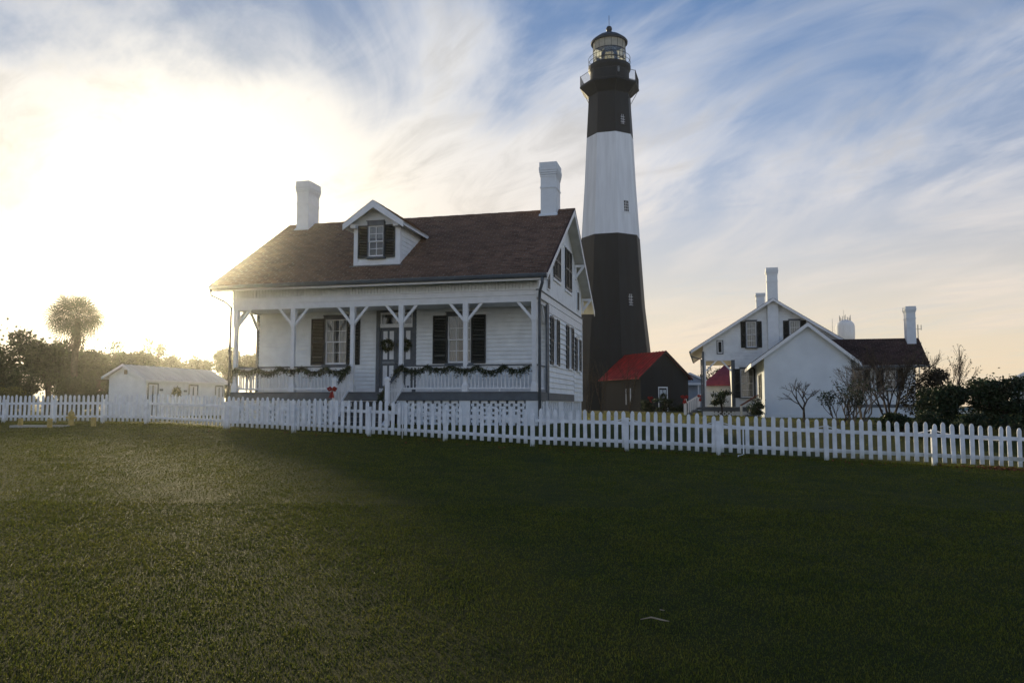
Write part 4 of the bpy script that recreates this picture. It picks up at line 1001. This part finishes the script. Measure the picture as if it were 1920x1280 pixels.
def build_dark_house():
    c = thing('dark_roof_house', 'white house with dark brown roof and one chimney, partly hidden by bare trees', 'house', (14.3, 24, -1.3))
    V = 22.0; F = Pfront(V); xa, xb = 11.6, 16.31
    MB().box(xa, xb, V, V+3.2, -.50, 1.70).part('wall', white, c)
    siding(c, F, xa, xb, -.30, 1.62, .17, [(13.0, 14.1, .34, 1.62), (14.35, 15.75, .34, 1.62)], th=.02)
    MB().box(xb-.1, xb+.02, V-.04, V+.05, -.36, 1.65).part('corner_board', white_trim, c)
    MB().box(xa, xb+.04, V-.06, V+3.3, -.52, -.36).part('belt_board', grey_trim, c)
    MB().box(xa, xb, V-.02, V+3.2, -1.5, -.52).part('foundation_wall', stucco, c)
    window(c, F, 13.38, .60, .42, 1.50, 2, 2, .34, head=.06, solid=True); window(c, F, 15.05, .62, .42, 1.50, 2, 2, .34, head=.06, solid=True)
    e, zr, vm = 1.76, 3.36, 23.6
    rf = MB()
    for va in (21.45, 25.75): rf.hexa([(11.4, va, e-.1), (16.93, va, e-.1), (16.93, vm, zr-.1), (11.4, vm, zr-.1), (11.4, va, e), (16.93, va, e), (16.93, vm, zr), (11.4, vm, zr)])
    r = rf.part('roof', soffit_m, c)
    for va in (21.43, 25.77): shingles(r, (11.4, va, e+.006), (16.95, va, e+.006), (11.4, vm, zr+.012), (16.95, vm, zr+.012), .16, .32, dark_shingle)
    MB().prism([(16.93, 21.45, e-.16), (16.93, vm, zr-.16), (16.93, vm, zr), (16.93, 21.45, e)], (.03, 0, 0)).part('rake_board', white_trim, r)
    MB().prism([(xb-.1, V+.05, 1.7), (xb-.1, vm, zr-.15), (xb-.1, V+3.15, 1.7)], (.1, 0, 0)).part('gable_wall', white, c)
    MB().box(11.4, 16.9, 21.32, 21.44, 1.62, 1.74).part('gutter', gutter_m, c)
    chimney(c, 16.25, 16.72, 23.1, 23.7, 2.4, 4.45, 4.78, 5.12)
build_dark_house()

def simple_house(name, label, cat, loc, rot, w, d, zb, ze, zr, wallm, roofm, group=None, ridge_x=True, ov=.3, trim=True):
    """small far building in its own frame: w along x, d along y; heights absolute"""
    t = thing(name, label, cat, (loc[0], loc[1], zb), house=False, rot=rot); o = Vector((loc[0], loc[1], zb))
    A = lambda x, y, z: Vector((x, y, z-zb))+o
    h = w/2 if not ridge_x else d/2
    if ridge_x:
        MB().prism([A(-w/2, 0, zb), A(-w/2, d, zb), A(-w/2, d, ze), A(-w/2, d/2, zr-.1), A(-w/2, 0, ze)], (w, 0, 0)).part('wall', wallm, t)
        for y0 in (-ov, d+ov): MB().hexa([A(-w/2-ov, y0, ze-.22), A(w/2+ov, y0, ze-.22), A(w/2+ov, d/2, zr-.02), A(-w/2-ov, d/2, zr-.02), A(-w/2-ov, y0, ze-.12), A(w/2+ov, y0, ze-.12), A(w/2+ov, d/2, zr+.08), A(-w/2-ov, d/2, zr+.08)]).part('roof', roofm, t)
    else:
        MB().prism([A(-w/2, 0, zb), A(w/2, 0, zb), A(w/2, 0, ze), A(0, 0, zr-.1), A(-w/2, 0, ze)], (0, d, 0)).part('wall', wallm, t)
        for s in (-1, 1):
            e = s*(w/2+ov); z = ze-ov*(zr-ze)/(w/2)
            MB().hexa([A(e, -ov, z-.04), A(0, -ov, zr-.04), A(0, d+ov, zr-.04), A(e, d+ov, z-.04), A(e, -ov, z+.06), A(0, -ov, zr+.06), A(0, d+ov, zr+.06), A(e, d+ov, z+.06)]).part('roof', roofm, t)
            if trim: MB().prism([A(e, -ov-.04, z-.16), A(0, -ov-.04, zr-.16), A(0, -ov-.04, zr+.05), A(e, -ov-.04, z+.05)], (0, .04, 0)).part('rake_board', white_trim, t)
    return t, A
def far_buildings():
    t, A = simple_house('red_roof_shed', 'small white shed with faded red ribbed metal roof, seen through the gable house porch', 'shed', (17.2, 61, 0), -TH, 4.0, 4.4, .9, 3.1, 3.3, white, pink_roof)
    for o in [o for o in t.children if o.name.startswith('roof')]: bpy.data.objects.remove(o)
    r = MB().hexa([A(-2.3, -.35, 3.08), A(2.3, -.35, 3.08), A(2.3, 2.2, 4.72), A(-.55, 2.2, 4.72), A(-2.3, -.35, 3.16), A(2.3, -.35, 3.16), A(2.3, 2.2, 4.80), A(-.55, 2.2, 4.80)]).part('roof', pink_roof, t)
    MB().prism([A(-2.3, -.35, 3.1), A(-.55, 2.2, 4.74), A(-2.3, 4.7, 3.1)], (.02, 0, .05)).part('roof_end', pink_roof, r)
    for i in range(12):
        x = -2.2+4.4*i/11; f = min(1.0, (x+2.3)/1.75); MB().beam(A(x, -.36, 3.17), A(x, -.35+2.55*f, 3.17+1.64*f), .05, .05).part('roof_rib', pink_roof, t)
    t, A = simple_house('blue_house', 'distant blue grey house with white trimmed gable left of the gable house porch', 'house', (19.6, 86, 0), -TH, 3.4, 6, .9, 4.3, 5.1, blue_roof, blue_roof, ridge_x=False)
    MB().hexa([A(-2.2, -.8, 3.75), A(2.2, -.8, 3.75), A(2.2, -.3, 3.75), A(-2.2, -.3, 3.75), A(-2.2, -.8, 4.0), A(2.2, -.8, 4.0), A(2.2, -.3, 4.0), A(-2.2, -.3, 4.0)]).part('porch_beam', white_trim, t)
    for x in (-2.0, -.6, .9, 2.0): MB().beam(A(x, -.55, .9), A(x, -.55, 3.75), .16, .16).part('porch_post', white_trim, t)
    t, A = simple_house('pale_house', 'far pale house whose blue grey roof rises at the right edge above the bushes', 'house', (50.6, 67.1, 0), -.5, 13, 9, .9, 3.9, 7.6, white, blue_roof, ridge_x=False, ov=.5)
    for x in (-3.5, 0, 3.5):
        w = MB().prism([A(x-.5, -.06, 2.2), A(x+.5, -.06, 2.2), A(x+.5, -.06, 3.6), A(x-.5, -.06, 3.6)], (0, .04, 0)).part('window', white_trim, t)
        MB().prism([A(x-.4, -.07, 2.3), A(x+.4, -.07, 2.3), A(x+.4, -.07, 3.5), A(x-.4, -.07, 3.5)], (0, .01, 0)).part('pane', dark_in, w)
    b = (33.7, 60.0, 1.0); lw = thing('low_wall', 'low pale wall with teal coping glimpsed under the bare bushes on the right', 'wall', b, house=False)
    MB().box(32.4, 35.6, 60, 60.3, .6, 1.22).part('wall', soffit_m, lw); MB().box(32.6, 35.3, 59.95, 60.35, 1.22, 1.42).part('coping', pmat('teal_paint', (.22, .32, .34), .6), lw)
    # long shed on the left
    c = thing('long_shed', 'long low white shed with pale roof and grey trimmed doors behind the left fence', 'shed', (-23.6, 13.2, -1.2))
    x0, x1, xm = -24.72, -22.5, -23.75; ze, zr = .98, 1.62; v0, v1 = 9.8, 16.5; rl = lambda x: zr-abs(x-xm)*(zr-ze)/(xm+24.95)-.05
    F = Pfront(v0); S = Pright(x1)
    MB().prism([(x0, v0, -1.4), (x1, v0, -1.4), (x1, v0, rl(x1)), (xm, v0, rl(xm)), (x0, v0, rl(x0))], (0, v1-v0, 0)).part('wall', white, c)
    z = -1.1
    siding(c, F, x0, x1, -1.2, 1.5, .15, span=lambda z: (max(x0, xm-(zr-.08-z)/.54), min(x1, xm+(zr-.08-z)/.60)), th=.014)
    siding(c, S, v0, v1, -1.2, .82, .15, [(9.95, 10.72, -1.3, .66), (13.2, 14.0, -1.3, .66), (15.6, 16.35, -1.3, .66)], th=.014)
    for xe, s in ((-24.98, -1), (-22.36, 1)):
        zz = ze if s < 0 else .84
        o = MB().hexa([(xe, v0-.25, zz-.05), (xm, v0-.25, zr-.05), (xm, v1+.45, zr-.05), (xe, v1+.45, zz-.05), (xe, v0-.25, zz), (xm, v0-.25, zr), (xm, v1+.45, zr), (xe, v1+.45, zz)]).part('roof', pale_roof, c)
        for i in range(13): v = v0-.2+i*.58; MB().beam((xe, v, zz+.012), (xm, v, zr+.012), .03, .025).part('roof_seam', pale_roof, o)
        MB().prism([(xe, v0-.28, zz-.12), (xm, v0-.28, zr-.12), (xm, v0-.28, zr+.01), (xe, v0-.28, zz+.01)], (0, .03, 0)).part('rake_board', white_trim, c)
        MB().box(min(xe, xe+.03*s), max(xe, xe+.03*s), v0-.25, v1+.45, zz-.11, zz+.005).part('fascia_board', white_trim, c)
    MB().boxm(F, -23.80, -23.62, .015, .05, 1.12, 1.34).part('vent', wood_m, c)
    for a, b in ((9.98, 10.66), (13.26, 13.94), (15.66, 16.30)):
        MB().boxm(S, a-.06, a, 0, .05, -1.2, .60).boxm(S, b, b+.06, 0, .05, -1.2, .60).boxm(S, a-.06, b+.06, 0, .05, .60, .67).part('door_frame', grey_trim, c)
        d = MB().boxm(S, a, b, 0, .02, -1.2, .60).part('door', white_trim, c); MB().boxm(S, (a+b)/2-.05, (a+b)/2+.05, .02, .035, -1.0, .55).part('door_stile', grey_trim, d)
    for v, z in ((10.95, .33), (12.9, .30)): MB().boxm(S, v-.12, v+.12, .015, .05, z-.05, z+.05).part('wall_sign', grey_trim, c)
    wreath('tall arched brown garland wreath on the long shed wall', (-22.44, 12.1, .12), .24, arch=True, dirx=(0, 1, 0))
far_buildings()
def towers():
    x, y = 171.5, 400.0; t = thing('water_tower', 'white water tower tank with antennas on top above the dark roof', 'water tower', (x, y, 1), house=False)
    MB().lathe([(1.6, 1), (1.6, 28), (3.4, 33.5), (4.4, 35.5), (4.55, 37), (4.55, 41.8), (4.2, 43.4), (3.0, 44.6), (1.2, 45.3), (.1, 45.4)], (x, y), 32).part('tank', tower_white, t, smooth=True)
    for i in range(12):
        a = 2*PI*i/12+.2; MB().tube([(x+2.6*math.cos(a), y+2.6*math.sin(a), 44.4), (x+2.6*math.cos(a), y+2.6*math.sin(a), 46.4+.7*(i % 3))], .14, 5).part('antenna', lead_grey, t)
    MB().tube([(x-.6, y, 45), (x-.6, y, 50.5)], .07, 5).part('mast_rod', lead_grey, t)
    MB().tube([(x-6.6, y, 1), (x-6.6, y, 46)], .10, 5).part('side_mast', lead_grey, t)
    x, y = 156.6, 300.0; t = thing('telecom_mast', 'thin telecom mast with antenna panels right of the dark roof chimney', 'mast', (x, y, 1), house=False)
    MB().tube([(x, y, 1), (x, y, 32.6)], .22, 6).part('pole', lead_grey, t)
    for z, q in ((31.5, 1.2), (24.8, .9), (22.0, 1.1)):
        MB().beam((x-q, y, z-.6), (x+q, y, z-.6), .16, .16).part('crossarm', lead_grey, t)
        for dx in (-q, 0, q): MB().box(x+dx-.13, x+dx+.13, y-.3, y-.1, z-1.0, z+1.0).part('antenna_panel', lead_grey, t)
towers()

# ------------------------------------------------------------------ trees and shrubs
def tree(name, label, x, y, top, r, nl, leaf, mat, zc=None, rz=None, lobes=9, gaps=.0, trunk=.16, group=None, cat='tree', bk=None, seed=0, crown_bottom=.3):
    g = G(x, y); t = thing(name, label, cat, (x, y, g), house=False, group=group); q = random.Random(seed*31+int(x*7)+int(y*3))
    rz = rz or (top-g)*(1-crown_bottom)/2; zc = zc or top-rz
    L = []
    for i in range(lobes):
        a = q.random()*2*PI; rr = r*q.uniform(.25, .8); zz = zc+rz*q.uniform(-.75, .75); s = r*q.uniform(.26, .48)
        L.append((x+rr*math.cos(a)*math.sqrt(max(.1, 1-((zz-zc)/rz)**2)), y+rr*math.sin(a)*.9, zz, s, s*q.uniform(.55, .85)*min(1.3, rz/r)))
    pts = []
    for lx, ly, lz, s, sz in L:
        k = int(nl/lobes); d = rng.normal(size=(k, 3)); d /= np.linalg.norm(d, axis=1)[:, None]; rad = (.45+.65*rng.random(k)**.6)[:, None]
        p = d*rad*np.array([s, s, sz])+np.array([lx, ly, lz]); p = p[p[:, 2] > g+.05]; pts.append(p)
        m = int(k*.12); p = rng.normal(size=(m, 3))*np.array([s*.75, s*.75, sz*.75])+np.array([lx, ly, lz]); p = p[p[:, 2] > g+.05]; pts.append(p)
    P = np.concatenate(pts); V, F = leaves('c', P, leaf*(.6+rng.random(len(P))*.8), mat, droop=.15, aspect=.55)
    leaf_part('crown', V, F, mat, t, (x, y, g))
    mb = MB(); mb.tube([(x, y, g-.1), (x+r*.04, y, g+(zc-g)*.5), (x-r*.03, y, zc)], [trunk, trunk*.75, trunk*.45], 7)
    for lx, ly, lz, s, sz in L: mb.tube([(x, y, g+(zc-g)*q.uniform(.35, .9)), ((x+lx)/2, (y+ly)/2, (zc+lz)/2-.1), (lx, ly, lz)], [trunk*.4, trunk*.28, trunk*.10], 5)
    mb.part('trunk', bk or bark, t); return t
def bare(name, label, x, y, h, spread, stems=1, levels=4, mat=None, r0=.05, seed=1, group=None, cat='bare tree', lean=.25, buds=0, fork=3, tl=.34):
    g = G(x, y); t = thing(name, label, cat, (x, y, g), house=False, group=group); q = random.Random(seed); mb = MB(); tips = []
    def grow(p, d, L, r, lv):
        e = p+d*L; mid = p.lerp(e, .5)+Vector((q.gauss(0, .05), q.gauss(0, .05), q.gauss(0, .03)))*L
        mb.tube([p, mid, e], [r, r*.85, r*.68], 5 if lv > 1 else 3, cap=(lv == 0))
        if lv == 0: tips.append(e); return
        for i in range(fork if lv < levels else max(2, fork)):
            ax = Vector((q.gauss(0, 1), q.gauss(0, 1), q.gauss(0, .35))).normalized()
            nd = (d+ax*q.uniform(.45, .95)*spread+Vector((0, 0, .12))).normalized(); st = e if i < 2 else p.lerp(e, q.uniform(.45, .95))
            grow(st, nd, L*q.uniform(.62, .86), r*.62, lv-1)
    for s in range(stems):
        a = 2*PI*s/max(1, stems)+q.random(); d = Vector((math.cos(a)*lean*(stems > 1), math.sin(a)*lean*(stems > 1), 1)).normalized()
        grow(Vector((x+math.cos(a)*.08*(stems > 1), y+math.sin(a)*.08*(stems > 1), g-.05)), d, h*tl*q.uniform(.85, 1.15), r0*q.uniform(.8, 1.1), levels)
    mb.part('branches', mat or bark, t, fix=False)
    if buds:
        P = []
        for e in tips:
            for _ in range(buds): P.append((e.x+q.gauss(0, .06), e.y+q.gauss(0, .06), e.z+q.gauss(0, .06)))
        V, F = leaves('l', P, rng.uniform(.05, .12, len(P)), leaf_dark, droop=.3, aspect=.5); leaf_part('leaves', V, F, leaf_dark, t, (x, y, g))
    return t
def palm():
    x, y = -25.2, 45.0; g = G(x, y); t = thing('palm_tree', 'tall cabbage palm with round fan leaf crown against the glowing sky', 'palm tree', (x, y, g), house=False)
    zc = 6.55; pts = [(x+.05*math.sin(i*.9), y, g-.1+(zc-g+.1)*i/10) for i in range(11)]
    MB().tube(pts, [.19-.004*i+.012*(i % 2) for i in range(11)], 10).part('trunk', bark, t)
    V = []; F = []
    n = 18; R_ = .92
    for i in range(n):                      # one fan leaf, hub at the origin, lying along +x
        a = -2.15+4.3*i/(n-1); L = R_*(.80+.2*math.cos(a*.55)); w = .024
        dx, dy = math.cos(a), math.sin(a); px, py = -dy*w, dx*w; k = len(V)
        z1 = .05-.10*abs(a)/2; V += [(0, 0, 0), (dx*L*.55+px, dy*L*.55+py, z1), (dx*L, dy*L, z1-.16), (dx*L*.55-px, dy*L*.55-py, z1)]; F.append((k, k+1, k+2, k+3))
    k = len(V); V += [(-1.0, -.014, 0), (-1.0, .014, 0), (.05, .010, 0), (.05, -.010, 0)]; F.append((k, k+1, k+2, k+3))
    me = fast('frond', V, F, palm_leaf); q = random.Random(4)
    for i in range(74):
        ph = i*2.39996; el = math.asin(max(-1, min(1, 1-1.80*(i+.5)/74))); el += q.gauss(0, .08)
        d = Vector((math.cos(ph)*math.cos(el), math.sin(ph)*math.cos(el), math.sin(el))); rr = q.uniform(.72, 1.0)
        c = Vector((x, y, zc-.02))+Vector((d.x*1.18, d.y*1.18, d.z*1.05))*rr
        o = inst('frond', me, t, c-Vector((x, y, g)), (q.gauss(0, .5), -el+q.gauss(0, .15)+.25, ph), (q.uniform(.85, 1.08),)*3)
        o.rotation_mode = 'XYZ'
    for i in range(20):
        ph = i*2.39996+.5; el = math.asin(1-1.7*(i+.5)/20)
        d = Vector((math.cos(ph)*math.cos(el), math.sin(ph)*math.cos(el), math.sin(el)))
        inst('frond', me, t, Vector((x, y, zc+.02))+d*q.uniform(.40, .70)-Vector((x, y, g)), (q.gauss(0, .9), -el+q.gauss(0, .3), ph), (q.uniform(.9, 1.1),)*3)
    P = []
    for _ in range(260):
        a = q.random()*6.28; P.append((x+.25*math.cos(a)+q.gauss(0, .1), y+.25*math.sin(a), zc-.7-q.random()*.9))
    V2, F2 = leaves('d', P, rng.uniform(.25, .5, len(P)), wood_m, droop=1.5, aspect=.12); leaf_part('dead_leaves', V2, F2, bark, t, (x, y, g))
palm()
LT = [(-33.5, 47, 6.9, 2.7), (-30.2, 46, 6.5, 2.2), (-28.2, 47.5, 5.6, 1.9), (-26.6, 50, 5.0, 1.9), (-24.6, 51, 4.9, 1.7), (-36.5, 50, 7.2, 2.8)]
LTL = ['tall dark tree at the left edge, behind the fence', 'dark round tree second in from the left edge', 'dark tree just left of the palm crown', 'lower dark tree standing behind the palm trunk', 'low dark tree between the palm and the long shed', 'large dark tree cut by the left edge of the view']
for i, (x, y, top, r) in enumerate(LT): tree('broadleaf_tree', LTL[i], x, y, top, r, 9000, .20, leaf_mid, lobes=16, trunk=.2, group='dark trees on the left', seed=i, crown_bottom=.12)
for i, (x, y, top, r) in enumerate([(-25.6, 40, 3.5, 1.6), (-22.9, 40.5, 3.4, 1.4), (-28.3, 40, 3.7, 1.8), (-31.4, 40, 4.0, 2.0)]):
    tree('shrub', ['bushy shrub right of the palm trunk foot', 'bushy shrub against the left end of the long shed', 'bushy shrub left of the palm trunk foot', 'bushy shrub at the left edge below the dark trees'][i], x, y, top, r, 7000, .14, leaf_mid, lobes=14, trunk=.08, group='shrubs behind the left fence', cat='shrub', seed=40+i, crown_bottom=.0)
tree('yellow_bush', 'yellow green bush just behind the fence at the left edge', -20.6, 32, 2.5, 1.2, 5000, .09, leaf_yellow, lobes=10, trunk=.05, cat='bush', seed=60, crown_bottom=0)
FT = [(-38.4, 7.4, 1.7, 0), (-36.4, 7.3, 1.5, 0), (-35.0, 6.6, 1.4, 0), (-32.2, 7.3, 1.8, 0), (-30.6, 6.5, 1.6, 0), (-29.0, 6.4, 1.5, 0), (-27.3, 7.0, 1.7, 1), (-25.6, 6.6, 1.7, 1), (-23.6, 5.9, 1.5, 0)]
FTL = ['round tree at the left end of the row behind the long shed', 'taller tree behind the long shed ridge end', 'shorter tree left of the thin pine behind the shed', 'broad tree behind the middle of the shed roof', 'low tree behind the right half of the shed roof', 'tree behind the right end of the shed roof', 'flat topped tree left of the cottage porch post', 'flat topped tree seen through the left porch opening', 'low tree at the right of the left porch opening']
for i, (x, top, r, fl) in enumerate(FT):
    tree('far_tree', FTL[i], x, 75+1.5*(i % 3), top, r, 3600, .22, leaf_mid, lobes=12, trunk=.16, group='trees behind the long shed', seed=70+i, rz=(1.3 if fl else None), crown_bottom=.15)
tree('thin_pine', 'thin sparse pine with small leaf clumps above the shed roof', -33.7, 74, 8.4, 1.3, 700, .22, leaf_mid, lobes=9, trunk=.09, seed=90, crown_bottom=.45)
tree('thin_pine', 'small sparse pine left of the taller thin pine behind the shed', -37.2, 73, 8.0, 1.0, 420, .20, leaf_mid, lobes=7, trunk=.07, seed=91, crown_bottom=.5)
for i, (x, y, top, r) in enumerate([(22.0, 96, 5.6, 2.2), (25.6, 98, 6.4, 2.6), (28.5, 97, 5.4, 2.0), (20.6, 70, 2.9, 1.0)]):
    tree('far_tree', ['dark tree just right of the black building, far behind', 'dark tree behind the gable house porch', 'dark tree right of the one seen through the porch', 'low dark shrub beside the black building, left of the porch bows'][i], x, y, top, r, 3000, .24, leaf_dark, lobes=12, trunk=.15, group='trees behind the gable house', seed=100+i, crown_bottom=.05)
# right of the lighthouse and behind the right fence
tree('evergreen_bush', 'large dark evergreen bush behind the fence at the right edge', 16.9, 27, 2.62, 1.35, 9000, .11, leaf_dark, lobes=22, trunk=.10, cat='bush', seed=110, crown_bottom=0)
tree('evergreen_bush', 'dark evergreen bush left of the large one at the right edge', 15.3, 27.6, 2.35, .95, 5000, .10, leaf_dark, lobes=14, trunk=.08, cat='bush', seed=111, crown_bottom=0)
for i, (x, y, top, r) in enumerate([(12.7, 25.6, 1.35, .7), (13.7, 25.4, 1.38, .75), (14.6, 25.2, 1.35, .7)]):
    tree('hedge_bush', ['left bush of the low dark hedge behind the fence', 'middle bush of the low dark hedge behind the fence', 'right bush of the low dark hedge behind the fence'][i], x, y, top, r, 3200, .09, leaf_dark, lobes=12, trunk=.04, cat='bush', seed=120+i, group='low hedge bushes behind the right fence', crown_bottom=0)
tree('twiggy_shrub', 'brownish twiggy shrub at the right end of the dark roof house', 16.7, 31.5, 3.2, .95, 3800, .10, pmat('brown_leaves', (.040, .034, .020), .7, .3, 2.0, island=.4, trans=.2), lobes=18, trunk=.06, cat='shrub', seed=130, crown_bottom=0)
bare('bare_shrub', 'bare upright twigs rising above the brownish shrub', 17.4, 31.2, 2.9, .5, 6, 3, bark, .030, 21, cat='bare shrub', lean=.35, buds=1)
bare('bare_tree', 'small bare pruned tree in front of the blank annex wall', 11.55, 31.0, 2.0, 1.15, 1, 4, bark, .06, 12, fork=3, tl=.30)
bare('bare_shrub', 'pale stemmed bare shrub at the right corner of the annex', 13.0, 30.0, 2.0, .75, 6, 3, pale_bark, .034, 5, cat='bare shrub', lean=.4, buds=2)
bare('bare_shrub', 'leafy low shrub left of the pale stemmed one by the annex wall', 12.3, 29.4, 1.4, .6, 6, 3, bark, .022, 8, cat='bare shrub', lean=.6, buds=4)
bare('bare_tree', 'multi stemmed bare tree with fine twigs before the dark roof house', 15.9, 33, 3.5, .70, 5, 5, bark, .055, 31, lean=.42, tl=.27, fork=3)
bare('bare_tree', 'thin bare tree left of the multi stemmed one, before the dark roof house', 14.3, 32, 2.6, .75, 4, 4, pale_bark, .042, 33, lean=.40, tl=.29, fork=3)
tree('step_bush', 'small dark bush beside the brown stair rail of the annex', 12.9, 41.0, 1.95, .55, 1800, .08, leaf_dark, lobes=9, trunk=.03, cat='bush', seed=140, crown_bottom=0)
tree('porch_shrub', 'dark spindly shrub in front of the gable house porch', 12.9, 48.2, 2.55, .75, 900, .12, leaf_dark, lobes=10, trunk=.05, cat='shrub', seed=141, crown_bottom=.4)
for i, (x, y, top, r) in enumerate([(12.0, 69, 2.0, .9), (13.4, 69.5, 2.2, 1.0), (14.6, 69, 1.7, .8)]):
    tree('low_bush', ['low brown bush left in front of the black building', 'low brown bush before the black building door', 'low brown bush right in front of the black building'][i], x, y, top, r, 1500, .13, leaf_dark, lobes=9, trunk=.04, cat='bush', seed=150+i, group='bushes before the black building', crown_bottom=0)
for i, (x, y, h) in enumerate([(5.9, 60, 3.9), (7.0, 61, 4.2), (9.1, 60, 3.6)]):
    bare('bare_sapling', ['slim bare sapling next to the cottage corner, before the tower', 'slim bare sapling before the tower, second from the cottage', 'slim bare sapling before the black building side'][i], x, y, h, .34, 4, 3, bark, .035, 50+i, lean=.16, group='bare saplings at the tower foot', tl=.36)

# ------------------------------------------------------------------ small things on the lawn
def hydrant():
    x, y = -14.8, 26.35; g = G(x, y); t = thing('fire_hydrant', 'yellow fire hydrant in front of the left fence', 'hydrant', (x, y, g), house=False)
    MB().lathe([(.12, g-.05), (.12, g+.03), (.085, g+.05), (.085, g+.33), (.115, g+.335), (.115, g+.37), (.10, g+.38), (.085, g+.44), (.05, g+.48), (.025, g+.49), (.025, g+.53)], (x, y), 16).part('barrel', yellow_m, t, smooth=False)
    for a in (PI, -PI/2, 0): MB().tube([(x+.07*math.cos(a), y+.07*math.sin(a), g+.27), (x+.16*math.cos(a), y+.16*math.sin(a), g+.27)], .05, 8).part('nozzle', yellow_m, t)
hydrant()
for i, (x, y, l) in enumerate([(-16.15, 25.8, 'left of the concrete slab'), (-14.95, 25.4, 'in front of the slab, below the hydrant'), (-13.75, 25.8, 'right of the hydrant')]):
    g = G(x, y); MB().lathe([(.075, g-.1), (.075, g+.24), (.085, g+.245), (.085, g+.27), (.05, g+.30)], (x, y), 12).solo('bollard', yellow_m, 'short yellow bollard '+l, 'bollard', (x, y, g), group='yellow bollards round the hydrant')
sx, sy = -15.45, 25.85; g = G(sx, sy)
MB().box(sx-.95, sx+.75, sy-.22, sy+.25, g-.08, g+.055).solo('concrete_slab', concrete, 'pale concrete slab in the grass between the yellow bollards', 'slab', (sx, sy, g))
x, y = 1.02, 5.72; g = G(x, y)
MB().tube([(x-.09, y+.05, g+.02), (x-.02, y+.01, g+.045), (x+.05, y-.02, g+.035), (x+.10, y-.035, g+.03)], [.003, .006, .006, .003], 6).solo('stick', wood_m, 'small bleached stick lying on the dark lawn', 'stick', (x, y, g))
x2, y2 = 1.13, 5.98; g = G(x2, y2); MB().tube([(x2-.02, y2+.01, g+.03), (x2+.012, y2-.006, g+.028)], .004, 5).solo('wood_chip', wood_m, 'tiny pale wood chip beyond the bleached stick', 'wood chip', (x2, y2, g))
P = []
for _ in range(420):
    x = rnd.gauss(11.1, .45); y = float(fence_y(x))-rnd.uniform(-.1, .5); P.append((x, y, G(x, y)+rnd.uniform(.005, .05)))
for _ in range(160):
    x = rnd.uniform(-9, 10); y = float(fence_y(x))-abs(rnd.gauss(0, .7)); P.append((x, y, G(x, y)+rnd.uniform(.005, .03)))
V, F = leaves('l', P, rng.uniform(.03, .075, len(P)), dry_leaf, droop=0, aspect=.6); me = fast('fallen_leaves', V, F, dry_leaf); o = bpy.data.objects.new('fallen_leaves', me); col.objects.link(o); tag(o, 'reddish fallen leaves at the fence foot on the right', 'leaves', None, 'stuff')

# ------------------------------------------------------------------ haze volume added to imitate the lens glare round the low sun
def haze(density, g):
    m = bpy.data.materials.new('haze'); m.use_nodes = True; nt = m.node_tree; nt.nodes.clear(); N = nt.nodes.new
    out = N('ShaderNodeOutputMaterial'); pv = N('ShaderNodeVolumePrincipled'); pv.inputs['Color'].default_value = (1.0, .98, .90, 1); pv.inputs['Density'].default_value = density; pv.inputs['Anisotropy'].default_value = g
    nt.links.new(pv.outputs[0], out.inputs['Volume'])
    MB().box(-520, 520, -80, 520, -1.2, 52).solo('haze', m, 'thin warm haze added to imitate lens glare', 'haze', (0, 0, 0), kind='stuff')
haze(.00046, .945)
